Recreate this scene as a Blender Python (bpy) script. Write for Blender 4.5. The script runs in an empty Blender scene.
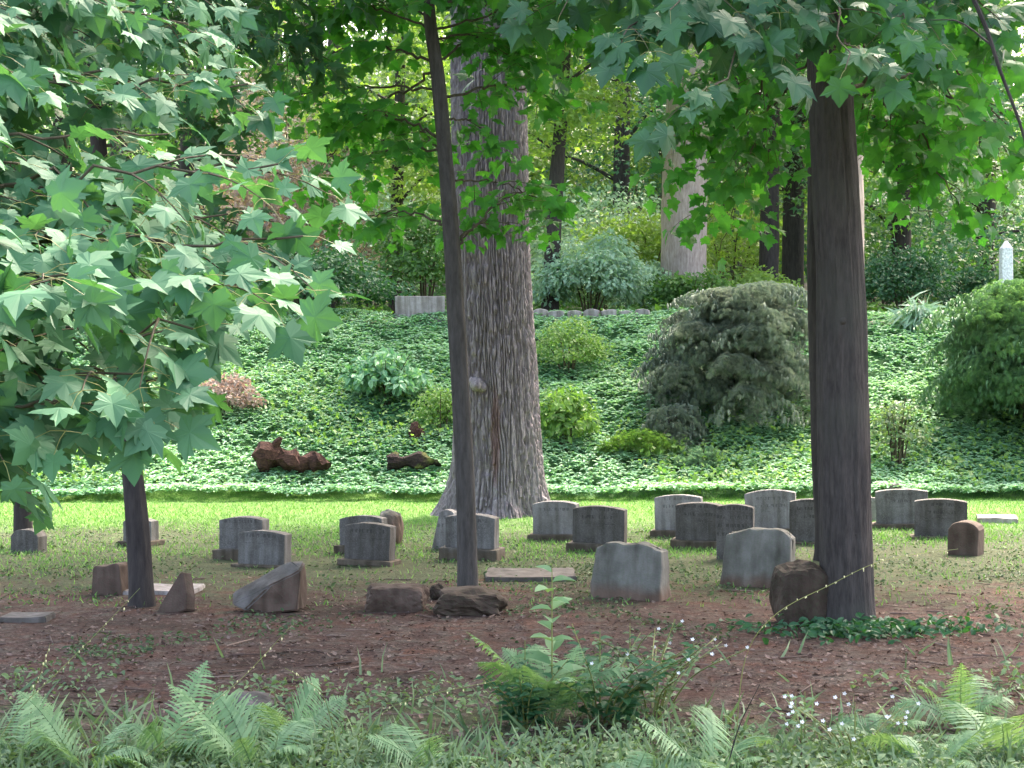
import bpy, bmesh, math, random
import numpy as np
from mathutils import Vector, Matrix

rng = np.random.default_rng(11)
random.seed(5)
F, CH, YH, CX = 1500.0, 1.6, 393.0, 512.0        # focal length in pixels, eye height, horizon row, centre column
def wx(px, d): return (px - CX) * d / F
def wz(py, d): return CH + (YH - py) * d / F
def gd(py): return F * CH / (py - YH)             # distance of a point of the level ground seen at row py
def P(px, py, d): return np.array([wx(px, d), d, wz(py, d)])

C = bpy.context.scene.collection
scene = bpy.context.scene

# ------------------------------------------------------------------ noise
_T = np.random.default_rng(3).random((256, 256))
def vn(x, y, s=0):
    x = np.asarray(x, float) + s * 17.3; y = np.asarray(y, float) + s * 5.7
    xi = np.floor(x).astype(int); yi = np.floor(y).astype(int)
    fx = x - xi; fy = y - yi
    fx = fx * fx * (3 - 2 * fx); fy = fy * fy * (3 - 2 * fy)
    a = _T[xi % 256, yi % 256]; b = _T[(xi + 1) % 256, yi % 256]
    c = _T[xi % 256, (yi + 1) % 256]; d = _T[(xi + 1) % 256, (yi + 1) % 256]
    return (a * (1 - fx) + b * fx) * (1 - fy) + (c * (1 - fx) + d * fx) * fy
def fbm(x, y, s=0, o=4):
    v = 0; a = .5; t = 0
    for k in range(o):
        v = v + a * vn(x * 2 ** k, y * 2 ** k, s + k); t += a; a *= .5
    return v / t

# ------------------------------------------------------------------ terrain height
def TH(x, y):
    x = np.asarray(x, float); y = np.asarray(y, float)
    e = 22.7 + .25 * np.sin(x * .35) + .3 * (vn(x * .6, x * 0, 4) - .5)
    t = np.clip((y - e) / 7.6, 0, 1)
    z = 3.05 * (t * .75 + .25 * t * t * (3 - 2 * t))
    z = z + (fbm(x * .9, y * .9, 2) - .5) * .3 * np.clip(t * 4, 0, 1)
    z = z + np.clip(y - 30.5, 0, 13) * .05 + np.clip(y - 43, 0, 90) * .27
    z = z + (fbm(x * .5, y * .5, 7) - .5) * .05 * np.clip((y - 2) * .5, 0, 1)
    z = z + .07 * np.exp(-((y - 8.0) / 1.2) ** 2) * (vn(x * .8, y, 9) - .3)
    z = z - .05 * np.clip(10 - y, 0, 3) * .0
    return z
def th(x, y): return float(TH(x, y))

# ------------------------------------------------------------------ mesh helpers
def mesh_obj(name, V, Fc, mat, parent=None, origin=(0, 0, 0), smooth=False, rnd=None, kind=None):
    V = np.asarray(V, np.float32) - np.asarray(origin, np.float32)
    me = bpy.data.meshes.new(name)
    me.vertices.add(len(V)); me.vertices.foreach_set('co', V.ravel())
    if isinstance(Fc, np.ndarray):
        k = Fc.shape[1]; n = len(Fc)
        idx = Fc.astype(np.int32).ravel(); st = np.arange(n, dtype=np.int32) * k
    else:
        lens = np.array([len(f) for f in Fc], np.int32); n = len(lens)
        idx = np.array([i for f in Fc for i in f], np.int32); st = np.concatenate([[0], np.cumsum(lens)[:-1]]).astype(np.int32)
    me.loops.add(len(idx)); me.loops.foreach_set('vertex_index', idx)
    me.polygons.add(n); me.polygons.foreach_set('loop_start', st)
    me.update(calc_edges=True)
    me.polygons.foreach_set('use_smooth', np.full(n, smooth, bool))
    if rnd is not None:
        a = me.attributes.new('rnd', 'FLOAT', 'POINT'); a.data.foreach_set('value', np.asarray(rnd, np.float32))
    me.materials.append(mat)
    o = bpy.data.objects.new(name, me); C.objects.link(o)
    if parent is not None: o.parent = parent
    else: o.location = origin
    if kind: o['kind'] = kind
    return o
def thing(name, loc, label, cat, group=None, rz=0.0):
    o = bpy.data.objects.new(name, None); C.objects.link(o)
    o.empty_display_size = .2
    o.location = loc; o.rotation_euler = (0, 0, rz); o['label'] = label; o['category'] = cat
    if group: o['group'] = group
    return o
def tag(o, label, cat, group=None):
    o['label'] = label; o['category'] = cat
    if group: o['group'] = group
    return o

class MB:                                          # gathers shapes that become ONE mesh
    def __init__(s): s.V = []; s.F = []; s.n = 0; s.R = []
    def add(s, V, Fq, r=None):
        V = np.asarray(V, float); s.V.append(V); s.F.append(np.asarray(Fq, int) + s.n); s.n += len(V)
        s.R.append(np.full(len(V), rng.random() if r is None else r) if np.isscalar(r) or r is None else r)
    def tube(s, pts, rad, k=5, cap=True):
        pts = np.asarray(pts, float); rad = np.broadcast_to(np.asarray(rad, float), (len(pts),))
        T = np.gradient(pts, axis=0); T /= np.linalg.norm(T, axis=1)[:, None] + 1e-9
        up = np.where(np.abs(T[:, 2:3]) > .9, [[1., 0, 0]], [[0, 0, 1.]])
        A = np.cross(T, up); A /= np.linalg.norm(A, axis=1)[:, None] + 1e-9
        B = np.cross(T, A)
        th_ = np.arange(k) * 2 * math.pi / k
        V = pts[:, None] + rad[:, None, None] * (A[:, None] * np.cos(th_)[None, :, None] + B[:, None] * np.sin(th_)[None, :, None])
        n = len(pts); i = np.arange(n - 1)[:, None] * k; j = np.arange(k)[None]
        a = i + j; b = i + (j + 1) % k
        q = np.stack([a, b, b + k, a + k], -1).reshape(-1, 4)
        tri = np.concatenate([q[:, [0, 1, 2]], q[:, [0, 2, 3]]])
        V = V.reshape(-1, 3)
        if cap:
            V = np.vstack([V, pts[-1:], pts[:1]]); e = n * k
            c1 = np.stack([(n - 1) * k + np.arange(k), (n - 1) * k + (np.arange(k) + 1) % k, np.full(k, e)], -1)
            c0 = np.stack([(np.arange(k) + 1) % k, np.arange(k), np.full(k, e + 1)], -1)
            tri = np.vstack([tri, c1, c0])
        s.add(V, tri)
    def build(s, name, mat, parent=None, origin=(0, 0, 0), smooth=False, kind=None):
        return mesh_obj(name, np.vstack(s.V), np.vstack(s.F), mat, parent, origin, smooth, np.concatenate(s.R), kind)

def nrm(a): a = np.asarray(a, float); return a / (np.linalg.norm(a, axis=-1, keepdims=True) + 1e-9)
def frames(tip, nor):
    t = nrm(tip); s = nrm(np.cross(t, nor)); n = np.cross(s, t)
    return np.stack([s, t, n], -1)                 # columns: side, tip, normal
def scat(mb, tmpl, pos, R, sc, r=None):
    tv, tf = tmpl; pos = np.asarray(pos); N = len(pos)
    if N == 0: return
    sc = np.broadcast_to(np.asarray(sc, float), (N,))
    V = np.einsum('nij,kj->nki', R, tv) * sc[:, None, None] + pos[:, None]
    Fc = tf[None] + (np.arange(N) * len(tv))[:, None, None]
    if r is None: r = rng.random(N)
    mb.add(V.reshape(-1, 3), Fc.reshape(-1, 3), np.repeat(r, len(tv)))

# leaf templates: tip along +y, upper face +z, length about 1
def fan(out, cen, zf):
    V = [(x, y, zf(x, y)) for x, y in [cen] + out]; n = len(out)
    return np.array(V), np.array([(0, 1 + i, 1 + (i + 1) % n) for i in range(n)])
_R = [(.13, -.08), (.35, -.14), (.36, .0), (.47, .07), (.37, .18), (.52, .25), (.58, .37), (.76, .56), (.55, .54), (.47, .64), (.31, .50), (.30, .66), (.21, .74), (.13, .88)]
_out = [(0, .03)] + _R + [(0, 1.05)] + [(-x, y) for x, y in reversed(_R)]
MAPLE = [fan(_out, (0, .30), lambda x, y, a=a, b=b, c=c: a * abs(x) - b * y * y + c * x * y - .25 * x * x)
         for a, b, c in [(.22, .22, .1), (-.05, .38, -.2), (.35, .1, .2), (.1, .5, .0), (-.2, .25, .25)]]
_R2 = [(.3, -.12), (.26, .16), (.62, .46), (.22, .46), (.13, .75)]
MAPLE_S = [fan([(0, .03)] + _R2 + [(0, 1.0)] + [(-x, y) for x, y in reversed(_R2)], (0, .3), lambda x, y, a=a, b=b: a * abs(x) - b * y * y)
           for a, b in [(.25, .2), (-.1, .35), (.1, .5)]]
_R3 = [(.14, -.07), (.36, -.08), (.38, .06), (.52, .14), (.42, .24), (.58, .34), (.66, .52), (.47, .52), (.38, .58), (.27, .56), (.29, .72), (.16, .78)]
MAPLE_R = [fan([(0, .03)] + _R3 + [(0, 1.0)] + [(-x, y) for x, y in reversed(_R3)], (0, .34), lambda x, y, a=a, b=b: a * abs(x) - b * y * y) for a, b in [(.25, .2), (-.1, .4), (.1, .55)]]
OVATE = fan([(0, 0), (.2, .22), (.27, .5), (.16, .8), (0, 1), (-.16, .8), (-.27, .5), (-.2, .22)], (0, .5), lambda x, y: .45 * abs(x) - .3 * y * y)
RHOMB = (np.array([(0, 0, 0), (.32, .45, .06), (0, 1, -.12), (-.32, .45, .06)], float), np.array([(0, 1, 2), (0, 2, 3)]))
TRI3 = (np.array([(0, 0, 0), (.5, .35, .03), (.14, .45, 0), (0, 1, -.12), (-.14, .45, 0), (-.5, .35, .03)], float),
        np.array([(0, 1, 2), (0, 2, 4), (2, 3, 4), (0, 4, 5)]))
_l = []; _f = []
for k, a in enumerate((-1.1, -.6, -.2, .2, .6, 1.1)):
    c, s_ = math.sin(a), math.cos(a); L = 1 - .25 * abs(a); n0 = len(_l)
    _l += [(0, 0, 0), (c * .5 * L - .035 * s_, s_ * .5 * L + .035 * c, .05), (c * L, s_ * L, -.2), (c * .5 * L + .035 * s_, s_ * .5 * L - .035 * c, .05)]
    _f += [(n0, n0 + 1, n0 + 2), (n0, n0 + 2, n0 + 3)]
LACE = (np.array(_l, float), np.array(_f))
BLADE = (np.array([(-.05, 0, 0), (.05, 0, 0), (.035, .5, -.04), (-.035, .5, -.04), (0, 1, -.22)], float), np.array([(0, 1, 2), (0, 2, 3), (3, 2, 4)]))
LITTER = (np.array([(0, 0, 0), (.35, .3, .12), (.25, .8, .02), (0, 1, .16), (-.3, .7, .0), (-.35, .25, .1), (0, .5, -.02)], float),
          np.array([(6, 0, 1), (6, 1, 2), (6, 2, 3), (6, 3, 4), (6, 4, 5), (6, 5, 0)]))

def curve(ctrl, n):
    ctrl = np.asarray(ctrl, float); m = len(ctrl)
    e = np.vstack([2 * ctrl[0] - ctrl[1], ctrl, 2 * ctrl[-1] - ctrl[-2]])
    t = np.linspace(0, m - 1 - 1e-6, n); i = t.astype(int); f = (t - i)[:, None]
    p0, p1, p2, p3 = e[i], e[i + 1], e[i + 2], e[i + 3]
    return .5 * (2 * p1 + (p2 - p0) * f + (2 * p0 - 5 * p1 + 4 * p2 - p3) * f * f + (3 * p1 - p0 - 3 * p2 + p3) * f ** 3)

# ------------------------------------------------------------------ materials
def newmat(name):
    m = bpy.data.materials.new(name); m.use_nodes = True
    nt = m.node_tree; nt.nodes.clear()
    return m, nt, nt.nodes.new, nt.links.new
def rgb(c): return (c[0], c[1], c[2], 1)
def leafmat(name, c1, c2, trans=.35, rough=.45, spec=.5, tcol=(1.25, 1.35, .55)):
    m, nt, N, L = newmat(name)
    at = N('ShaderNodeAttribute'); at.attribute_name = 'rnd'
    rp = N('ShaderNodeValToRGB'); L(at.outputs['Fac'], rp.inputs[0])
    rp.color_ramp.elements[0].color = rgb(c1); rp.color_ramp.elements[1].color = rgb(c2)
    tc = N('ShaderNodeTexCoord'); nz = N('ShaderNodeTexNoise'); nz.inputs['Scale'].default_value = 6; L(tc.outputs['Object'], nz.inputs['Vector'])
    mx = N('ShaderNodeMix'); mx.data_type = 'RGBA'; mx.blend_type = 'MULTIPLY'; mx.inputs[0].default_value = .5
    vr = N('ShaderNodeValToRGB'); vr.color_ramp.elements[0].color = (.55, .6, .55, 1); vr.color_ramp.elements[0].position = .35
    vr.color_ramp.elements[1].color = (1.3, 1.25, 1.0, 1); vr.color_ramp.elements[1].position = .68
    L(nz.outputs['Fac'], vr.inputs[0]); L(rp.outputs[0], mx.inputs[6]); L(vr.outputs[0], mx.inputs[7])
    b = N('ShaderNodeBsdfPrincipled'); L(mx.outputs[2], b.inputs['Base Color'])
    b.inputs['Roughness'].default_value = rough; b.inputs['Specular IOR Level'].default_value = spec
    o = N('ShaderNodeOutputMaterial')
    if trans > 0:
        t = N('ShaderNodeBsdfTranslucent'); m2 = N('ShaderNodeMix'); m2.data_type = 'RGBA'; m2.blend_type = 'MULTIPLY'; m2.inputs[0].default_value = 1
        L(mx.outputs[2], m2.inputs[6]); m2.inputs[7].default_value = rgb(tcol); L(m2.outputs[2], t.inputs[0])
        s = N('ShaderNodeMixShader'); s.inputs[0].default_value = trans; L(b.outputs[0], s.inputs[1]); L(t.outputs[0], s.inputs[2]); L(s.outputs[0], o.inputs[0])
    else: L(b.outputs[0], o.inputs[0])
    return m
def barkmat(name, c1, c2, scale=(6, 6, 1.2), bump=.6, stain=None, c3=None):
    m, nt, N, L = newmat(name)
    tc = N('ShaderNodeTexCoord'); mp = N('ShaderNodeMapping'); mp.inputs['Scale'].default_value = scale; L(tc.outputs['Object'], mp.inputs[0])
    nz = N('ShaderNodeTexNoise'); nz.inputs['Scale'].default_value = 4; nz.inputs['Detail'].default_value = 8; nz.inputs['Roughness'].default_value = .65; L(mp.outputs[0], nz.inputs['Vector'])
    rp = N('ShaderNodeValToRGB'); rp.color_ramp.elements[0].color = rgb(c1); rp.color_ramp.elements[0].position = .32
    rp.color_ramp.elements[1].color = rgb(c2); rp.color_ramp.elements[1].position = .7; L(nz.outputs['Fac'], rp.inputs[0])
    col = rp.outputs[0]
    n2 = N('ShaderNodeTexNoise'); n2.inputs['Scale'].default_value = 1.6; n2.inputs['Detail'].default_value = 5; L(tc.outputs['Object'], n2.inputs['Vector'])
    if c3:
        r2 = N('ShaderNodeValToRGB'); r2.color_ramp.elements[0].position = .5; r2.color_ramp.elements[1].position = .66; L(n2.outputs['Fac'], r2.inputs[0])
        x = N('ShaderNodeMix'); x.data_type = 'RGBA'; L(r2.outputs[0], x.inputs[0]); L(col, x.inputs[6]); x.inputs[7].default_value = rgb(c3); col = x.outputs[2]
    if stain:                                       # (centre, size, colour): a rusty weeping stain on the bark
        cen, siz, sc = stain
        mp2 = N('ShaderNodeMapping'); mp2.vector_type = 'POINT'; mp2.inputs['Location'].default_value = [-c_ / s_ for c_, s_ in zip(cen, siz)]
        mp2.inputs['Scale'].default_value = [1 / s_ for s_ in siz]; L(tc.outputs['Object'], mp2.inputs[0])
        ln = N('ShaderNodeVectorMath'); ln.operation = 'LENGTH'; L(mp2.outputs[0], ln.inputs[0])
        ad = N('ShaderNodeMath'); ad.operation = 'ADD'; L(ln.outputs['Value'], ad.inputs[0]); L(nz.outputs['Fac'], ad.inputs[1])
        r3 = N('ShaderNodeValToRGB'); r3.color_ramp.elements[0].position = .75; r3.color_ramp.elements[0].color = (.6, .6, .6, 1); r3.color_ramp.elements[1].position = 1.0; r3.color_ramp.elements[1].color = (0, 0, 0, 1)
        dv = N('ShaderNodeMath'); dv.operation = 'MULTIPLY'; dv.inputs[1].default_value = .65; L(ad.outputs[0], dv.inputs[0]); L(dv.outputs[0], r3.inputs[0])
        x = N('ShaderNodeMix'); x.data_type = 'RGBA'; L(r3.outputs[0], x.inputs[0]); L(col, x.inputs[6]); x.inputs[7].default_value = rgb(sc); col = x.outputs[2]
    b = N('ShaderNodeBsdfPrincipled'); L(col, b.inputs['Base Color']); b.inputs['Roughness'].default_value = .9; b.inputs['Specular IOR Level'].default_value = .2
    bp = N('ShaderNodeBump'); bp.inputs['Strength'].default_value = bump; bp.inputs['Distance'].default_value = .02; L(nz.outputs['Fac'], bp.inputs['Height']); L(bp.outputs[0], b.inputs['Normal'])
    o = N('ShaderNodeOutputMaterial'); L(b.outputs[0], o.inputs[0])
    return m
def stonemat(name, c1, c2, c3, letters=False, scale=1.0, low=None):
    m, nt, N, L = newmat(name)
    tc = N('ShaderNodeTexCoord'); oi = N('ShaderNodeObjectInfo')
    ad = N('ShaderNodeVectorMath'); ad.operation = 'ADD'; L(tc.outputs['Object'], ad.inputs[0])
    cb = N('ShaderNodeCombineXYZ'); ml = N('ShaderNodeMath'); ml.operation = 'MULTIPLY'; ml.inputs[1].default_value = 40; L(oi.outputs['Random'], ml.inputs[0]); L(ml.outputs[0], cb.inputs[0]); L(cb.outputs[0], ad.inputs[1])
    n1 = N('ShaderNodeTexNoise'); n1.inputs['Scale'].default_value = 7 * scale; n1.inputs['Detail'].default_value = 6; L(ad.outputs[0], n1.inputs['Vector'])
    n2 = N('ShaderNodeTexNoise'); n2.inputs['Scale'].default_value = 90 * scale; n2.inputs['Detail'].default_value = 3; L(ad.outputs[0], n2.inputs['Vector'])
    rp = N('ShaderNodeValToRGB'); rp.color_ramp.elements[0].position = .3; rp.color_ramp.elements[0].color = rgb(c1); rp.color_ramp.elements[1].position = .7; rp.color_ramp.elements[1].color = rgb(c2)
    e = rp.color_ramp.elements.new(.5); e.color = rgb([(a + b_) / 2 for a, b_ in zip(c1, c2)]); L(n1.outputs['Fac'], rp.inputs[0])
    r2 = N('ShaderNodeValToRGB'); r2.color_ramp.elements[0].position = .46; r2.color_ramp.elements[1].position = .72; L(n2.outputs['Fac'], r2.inputs[0])
    mu = N('ShaderNodeMath'); mu.operation = 'MULTIPLY'; mu.inputs[1].default_value = .5; L(r2.outputs[0], mu.inputs[0])
    x = N('ShaderNodeMix'); x.data_type = 'RGBA'; L(mu.outputs[0], x.inputs[0]); L(rp.outputs[0], x.inputs[6]); x.inputs[7].default_value = rgb(c3)
    col = x.outputs[2]
    sx = N('ShaderNodeSeparateXYZ'); L(tc.outputs['Object'], sx.inputs[0])
    if low:                                        # soil splashed on the foot of the stone
        a2 = N('ShaderNodeMath'); a2.operation = 'MULTIPLY_ADD'; L(n1.outputs['Fac'], a2.inputs[0]); a2.inputs[1].default_value = .22; L(sx.outputs['Z'], a2.inputs[2])
        r4 = N('ShaderNodeValToRGB'); r4.color_ramp.elements[0].position = .19; r4.color_ramp.elements[0].color = (.8,) * 3 + (1,); r4.color_ramp.elements[1].position = .30; r4.color_ramp.elements[1].color = (0, 0, 0, 1); L(a2.outputs[0], r4.inputs[0])
        y = N('ShaderNodeMix'); y.data_type = 'RGBA'; L(r4.outputs[0], y.inputs[0]); L(col, y.inputs[6]); y.inputs[7].default_value = rgb(low); col = y.outputs[2]
    ms = N('ShaderNodeMapping'); ms.inputs['Scale'].default_value = (14 * scale, 14 * scale, 1.6); L(ad.outputs[0], ms.inputs[0])
    ns = N('ShaderNodeTexNoise'); ns.inputs['Scale'].default_value = 1; ns.inputs['Detail'].default_value = 5; L(ms.outputs[0], ns.inputs['Vector'])
    rs = N('ShaderNodeValToRGB'); rs.color_ramp.elements[0].position = .35; rs.color_ramp.elements[0].color = (.62, .6, .55, 1); rs.color_ramp.elements[1].position = .65; rs.color_ramp.elements[1].color = (1.2, 1.2, 1.2, 1); L(ns.outputs['Fac'], rs.inputs[0])
    xs_ = N('ShaderNodeMix'); xs_.data_type = 'RGBA'; xs_.blend_type = 'MULTIPLY'; xs_.inputs[0].default_value = .9; L(col, xs_.inputs[6]); L(rs.outputs[0], xs_.inputs[7]); col = xs_.outputs[2]
    hgt = n2.outputs['Fac']
    if letters:                                    # worn, unreadable cut lines high on the face
        n3 = N('ShaderNodeTexNoise'); n3.inputs['Scale'].default_value = 60; n3.inputs['Detail'].default_value = 1
        mp = N('ShaderNodeMapping'); mp.inputs['Scale'].default_value = (1, .01, .2); L(ad.outputs[0], mp.inputs[0]); L(mp.outputs[0], n3.inputs['Vector'])
        wv = N('ShaderNodeMath'); wv.operation = 'SINE'; m3 = N('ShaderNodeMath'); m3.operation = 'MULTIPLY'; m3.inputs[1].default_value = 75; L(sx.outputs['Z'], m3.inputs[0]); L(m3.outputs[0], wv.inputs[0])
        g = N('ShaderNodeMath'); g.operation = 'GREATER_THAN'; g.inputs[1].default_value = .3; L(wv.outputs[0], g.inputs[0])
        g2 = N('ShaderNodeMath'); g2.operation = 'GREATER_THAN'; g2.inputs[1].default_value = .52; L(n3.outputs['Fac'], g2.inputs[0])
        ab = N('ShaderNodeMath'); ab.operation = 'ABSOLUTE'; L(sx.outputs['X'], ab.inputs[0])
        g3 = N('ShaderNodeMath'); g3.operation = 'LESS_THAN'; g3.inputs[1].default_value = .17; L(ab.outputs[0], g3.inputs[0])
        g4 = N('ShaderNodeMath'); g4.operation = 'GREATER_THAN'; g4.inputs[1].default_value = .2; L(sx.outputs['Z'], g4.inputs[0])
        def mul(a, b_): q = N('ShaderNodeMath'); q.operation = 'MULTIPLY'; L(a, q.inputs[0]); L(b_, q.inputs[1]); return q.outputs[0]
        msk = mul(mul(g.outputs[0], g2.outputs[0]), mul(g3.outputs[0], g4.outputs[0]))
        q = N('ShaderNodeMath'); q.operation = 'MULTIPLY'; q.inputs[1].default_value = .6; L(msk, q.inputs[0])
        y = N('ShaderNodeMix'); y.data_type = 'RGBA'; L(q.outputs[0], y.inputs[0]); L(col, y.inputs[6]); y.inputs[7].default_value = rgb([c * .5 for c in c1]); col = y.outputs[2]
    b = N('ShaderNodeBsdfPrincipled'); L(col, b.inputs['Base Color']); b.inputs['Roughness'].default_value = .85; b.inputs['Specular IOR Level'].default_value = .25
    bp = N('ShaderNodeBump'); bp.inputs['Strength'].default_value = .5; bp.inputs['Distance'].default_value = .006; L(hgt, bp.inputs['Height'])
    bp2 = N('ShaderNodeBump'); bp2.inputs['Strength'].default_value = .5; bp2.inputs['Distance'].default_value = .03; L(n1.outputs['Fac'], bp2.inputs['Height']); L(bp.outputs[0], bp2.inputs['Normal']); L(bp2.outputs[0], b.inputs['Normal'])
    o = N('ShaderNodeOutputMaterial'); L(b.outputs[0], o.inputs[0])
    return m
def plainmat(name, c, rough=.7):
    m, nt, N, L = newmat(name)
    tc = N('ShaderNodeTexCoord'); n1 = N('ShaderNodeTexNoise'); n1.inputs['Scale'].default_value = 25; n1.inputs['Detail'].default_value = 5; L(tc.outputs['Object'], n1.inputs['Vector'])
    rp = N('ShaderNodeValToRGB'); rp.color_ramp.elements[0].color = rgb([v * .6 for v in c]); rp.color_ramp.elements[0].position = .3; rp.color_ramp.elements[1].color = rgb([min(1, v * 1.3) for v in c]); rp.color_ramp.elements[1].position = .7
    L(n1.outputs['Fac'], rp.inputs[0])
    b = N('ShaderNodeBsdfPrincipled'); L(rp.outputs[0], b.inputs['Base Color']); b.inputs['Roughness'].default_value = rough
    o = N('ShaderNodeOutputMaterial'); L(b.outputs[0], o.inputs[0]); return m

M = dict(
    maple_near=leafmat('maple leaf', (.055, .155, .085), (.11, .25, .145), .28, .58, .22, tcol=(1.15, 1.35, .45)),
    maple_mid=leafmat('young maple leaf', (.05, .175, .05), (.10, .26, .07), .5, .5, .35, tcol=(1.3, 1.8, .5)),
    maple_dark=leafmat('dark maple leaf', (.035, .115, .055), (.06, .16, .07), .3, .5, .4, tcol=(1.2, 1.5, .4)),
    oak=leafmat('oak leaf', (.04, .10, .025), (.07, .15, .03), .45, .5, .4),
    wood1=leafmat('woodland leaf', (.06, .16, .045), (.12, .25, .06), .45, .5, .5),
    wood2=leafmat('yellow green leaf', (.15, .27, .06), (.27, .40, .12), .45, .5, .3, tcol=(1.3, 1.4, .55)),
    wood3=leafmat('blue green leaf', (.05, .14, .08), (.10, .22, .12), .4, .5, .4, tcol=(1, 1.3, .7)),
    russet=leafmat('russet leaf', (.2, .16, .13), (.42, .34, .3), .35, .6, .4, tcol=(1.3, 1.1, .7)),
    ivy=leafmat('ground ivy leaf', (.11, .29, .165), (.31, .53, .36), .3, .5, .35),
    shrub=leafmat('shrub leaf', (.12, .25, .07), (.24, .38, .12), .4, .5, .4),
    hyd=leafmat('pale shrub leaf', (.2, .36, .26), (.42, .58, .44), .35, .5, .5, tcol=(1.1, 1.2, .7)),
    pink=leafmat('pinkish leaf', (.26, .22, .19), (.48, .38, .36), .3, .6, .3, tcol=(1.2, .9, .8)),
    lace=leafmat('lace leaf', (.17, .245, .2), (.35, .40, .34), .25, .6, .4, tcol=(1.0, 1.0, .85)),
    lace_green=leafmat('green lace leaf', (.12, .26, .15), (.25, .41, .25), .3, .55, .4),
    grass=leafmat('grass', (.11, .26, .055), (.23, .42, .11), .3, .6, .3, tcol=(1.1, 1.2, .6)),
    weed=leafmat('weed leaf', (.10, .17, .09), (.22, .31, .17), .3, .55, .4),
    fern=leafmat('fern', (.13, .26, .13), (.27, .42, .24), .4, .55, .4, tcol=(1.2, 1.2, .5)),
    litter=leafmat('leaf litter', (.05, .03, .026), (.26, .19, .17), .1, .8, .2, tcol=(1.1, .9, .7)),
    clover=leafmat('clover leaf', (.04, .075, .035), (.10, .16, .075), .2, .6, .3),
    twig=barkmat('twig bark', (.05, .045, .03), (.12, .10, .07)),
    stalk=leafmat('leaf stalk', (.18, .22, .07), (.3, .3, .12), .2, .5, .4),
    bark_dark=barkmat('dark smooth bark', (.045, .034, .034), (.085, .066, .064), (5, 5, 1.5), .5, c3=(.08, .07, .062)),
    bark_grey=barkmat('grey bark', (.05, .045, .04), (.105, .095, .088), (7, 7, 1.5), .6),
    bark_pale=barkmat('pale bark', (.26, .2, .18), (.5, .42, .38), (6, 6, 1.2), .7),
    bark_black=barkmat('near black bark', (.03, .026, .026), (.07, .06, .055)),  # near-black brown bark, one tone for the dark trunks and twigs
    rot=barkmat('rotten wood', (.02, .010, .009), (.12, .06, .045), (3, 12, 12), 1.0), moss=barkmat('mossy charred wood', (.015, .01, .01), (.05, .035, .03), (3, 9, 9), 1.0, c3=(.22, .26, .05)),
    pinkish=leafmat('pale pinkish leaf', (.3, .27, .22), (.5, .42, .38), .4, .6, .3, tcol=(1.1, 1.0, .8)),
    white=plainmat('white petal', (.8, .8, .78)), yellow=plainmat('yellow bud', (.7, .66, .35)),
)
M['bark_dark'] = barkmat('brown furrowed bark', (.042, .036, .033), (.098, .084, .077), (9, 9, 1.6), 1.0, c3=(.075, .07, .06))
M['bark_oak'] = barkmat('furrowed oak bark', (.14, .115, .12), (.38, .325, .335), (9, 9, 2), .9, stain=((.0, -.5, 1.05), (.07, .6, .7), (.22, .11, .09)))
M['granite'] = stonemat('grey granite', (.075, .066, .06), (.135, .122, .115), (.2, .19, .175), low=(.11, .085, .06))
M['granite_cut'] = stonemat('inscribed grey granite', (.105, .098, .094), (.175, .167, .163), (.25, .24, .23), letters=True)
M['granite_pale'] = stonemat('pale inscribed granite', (.17, .16, .157), (.26, .247, .243), (.33, .315, .31), letters=True)
M['granite_dark'] = stonemat('dark inscribed granite', (.072, .065, .06), (.125, .115, .108), (.18, .168, .155), letters=True)
M['rough'] = stonemat('rough weathered stone', (.10, .095, .085), (.2, .19, .172), (.12, .15, .095), scale=.8, low=(.14, .085, .06))
M['rock_brown'] = stonemat('brown fieldstone', (.06, .036, .028), (.125, .085, .068), (.085, .09, .06), scale=.8)
M['rock_grey'] = stonemat('purple grey rock', (.085, .074, .07), (.155, .138, .13), (.1, .11, .08), scale=.8)
M['rock_dark'] = stonemat('dark mossy rock', (.04, .027, .02), (.085, .058, .045), (.055, .07, .035), scale=.7)
M['slab'] = stonemat('pale flat stone', (.24, .21, .2), (.36, .33, .32), (.45, .42, .4))

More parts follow.
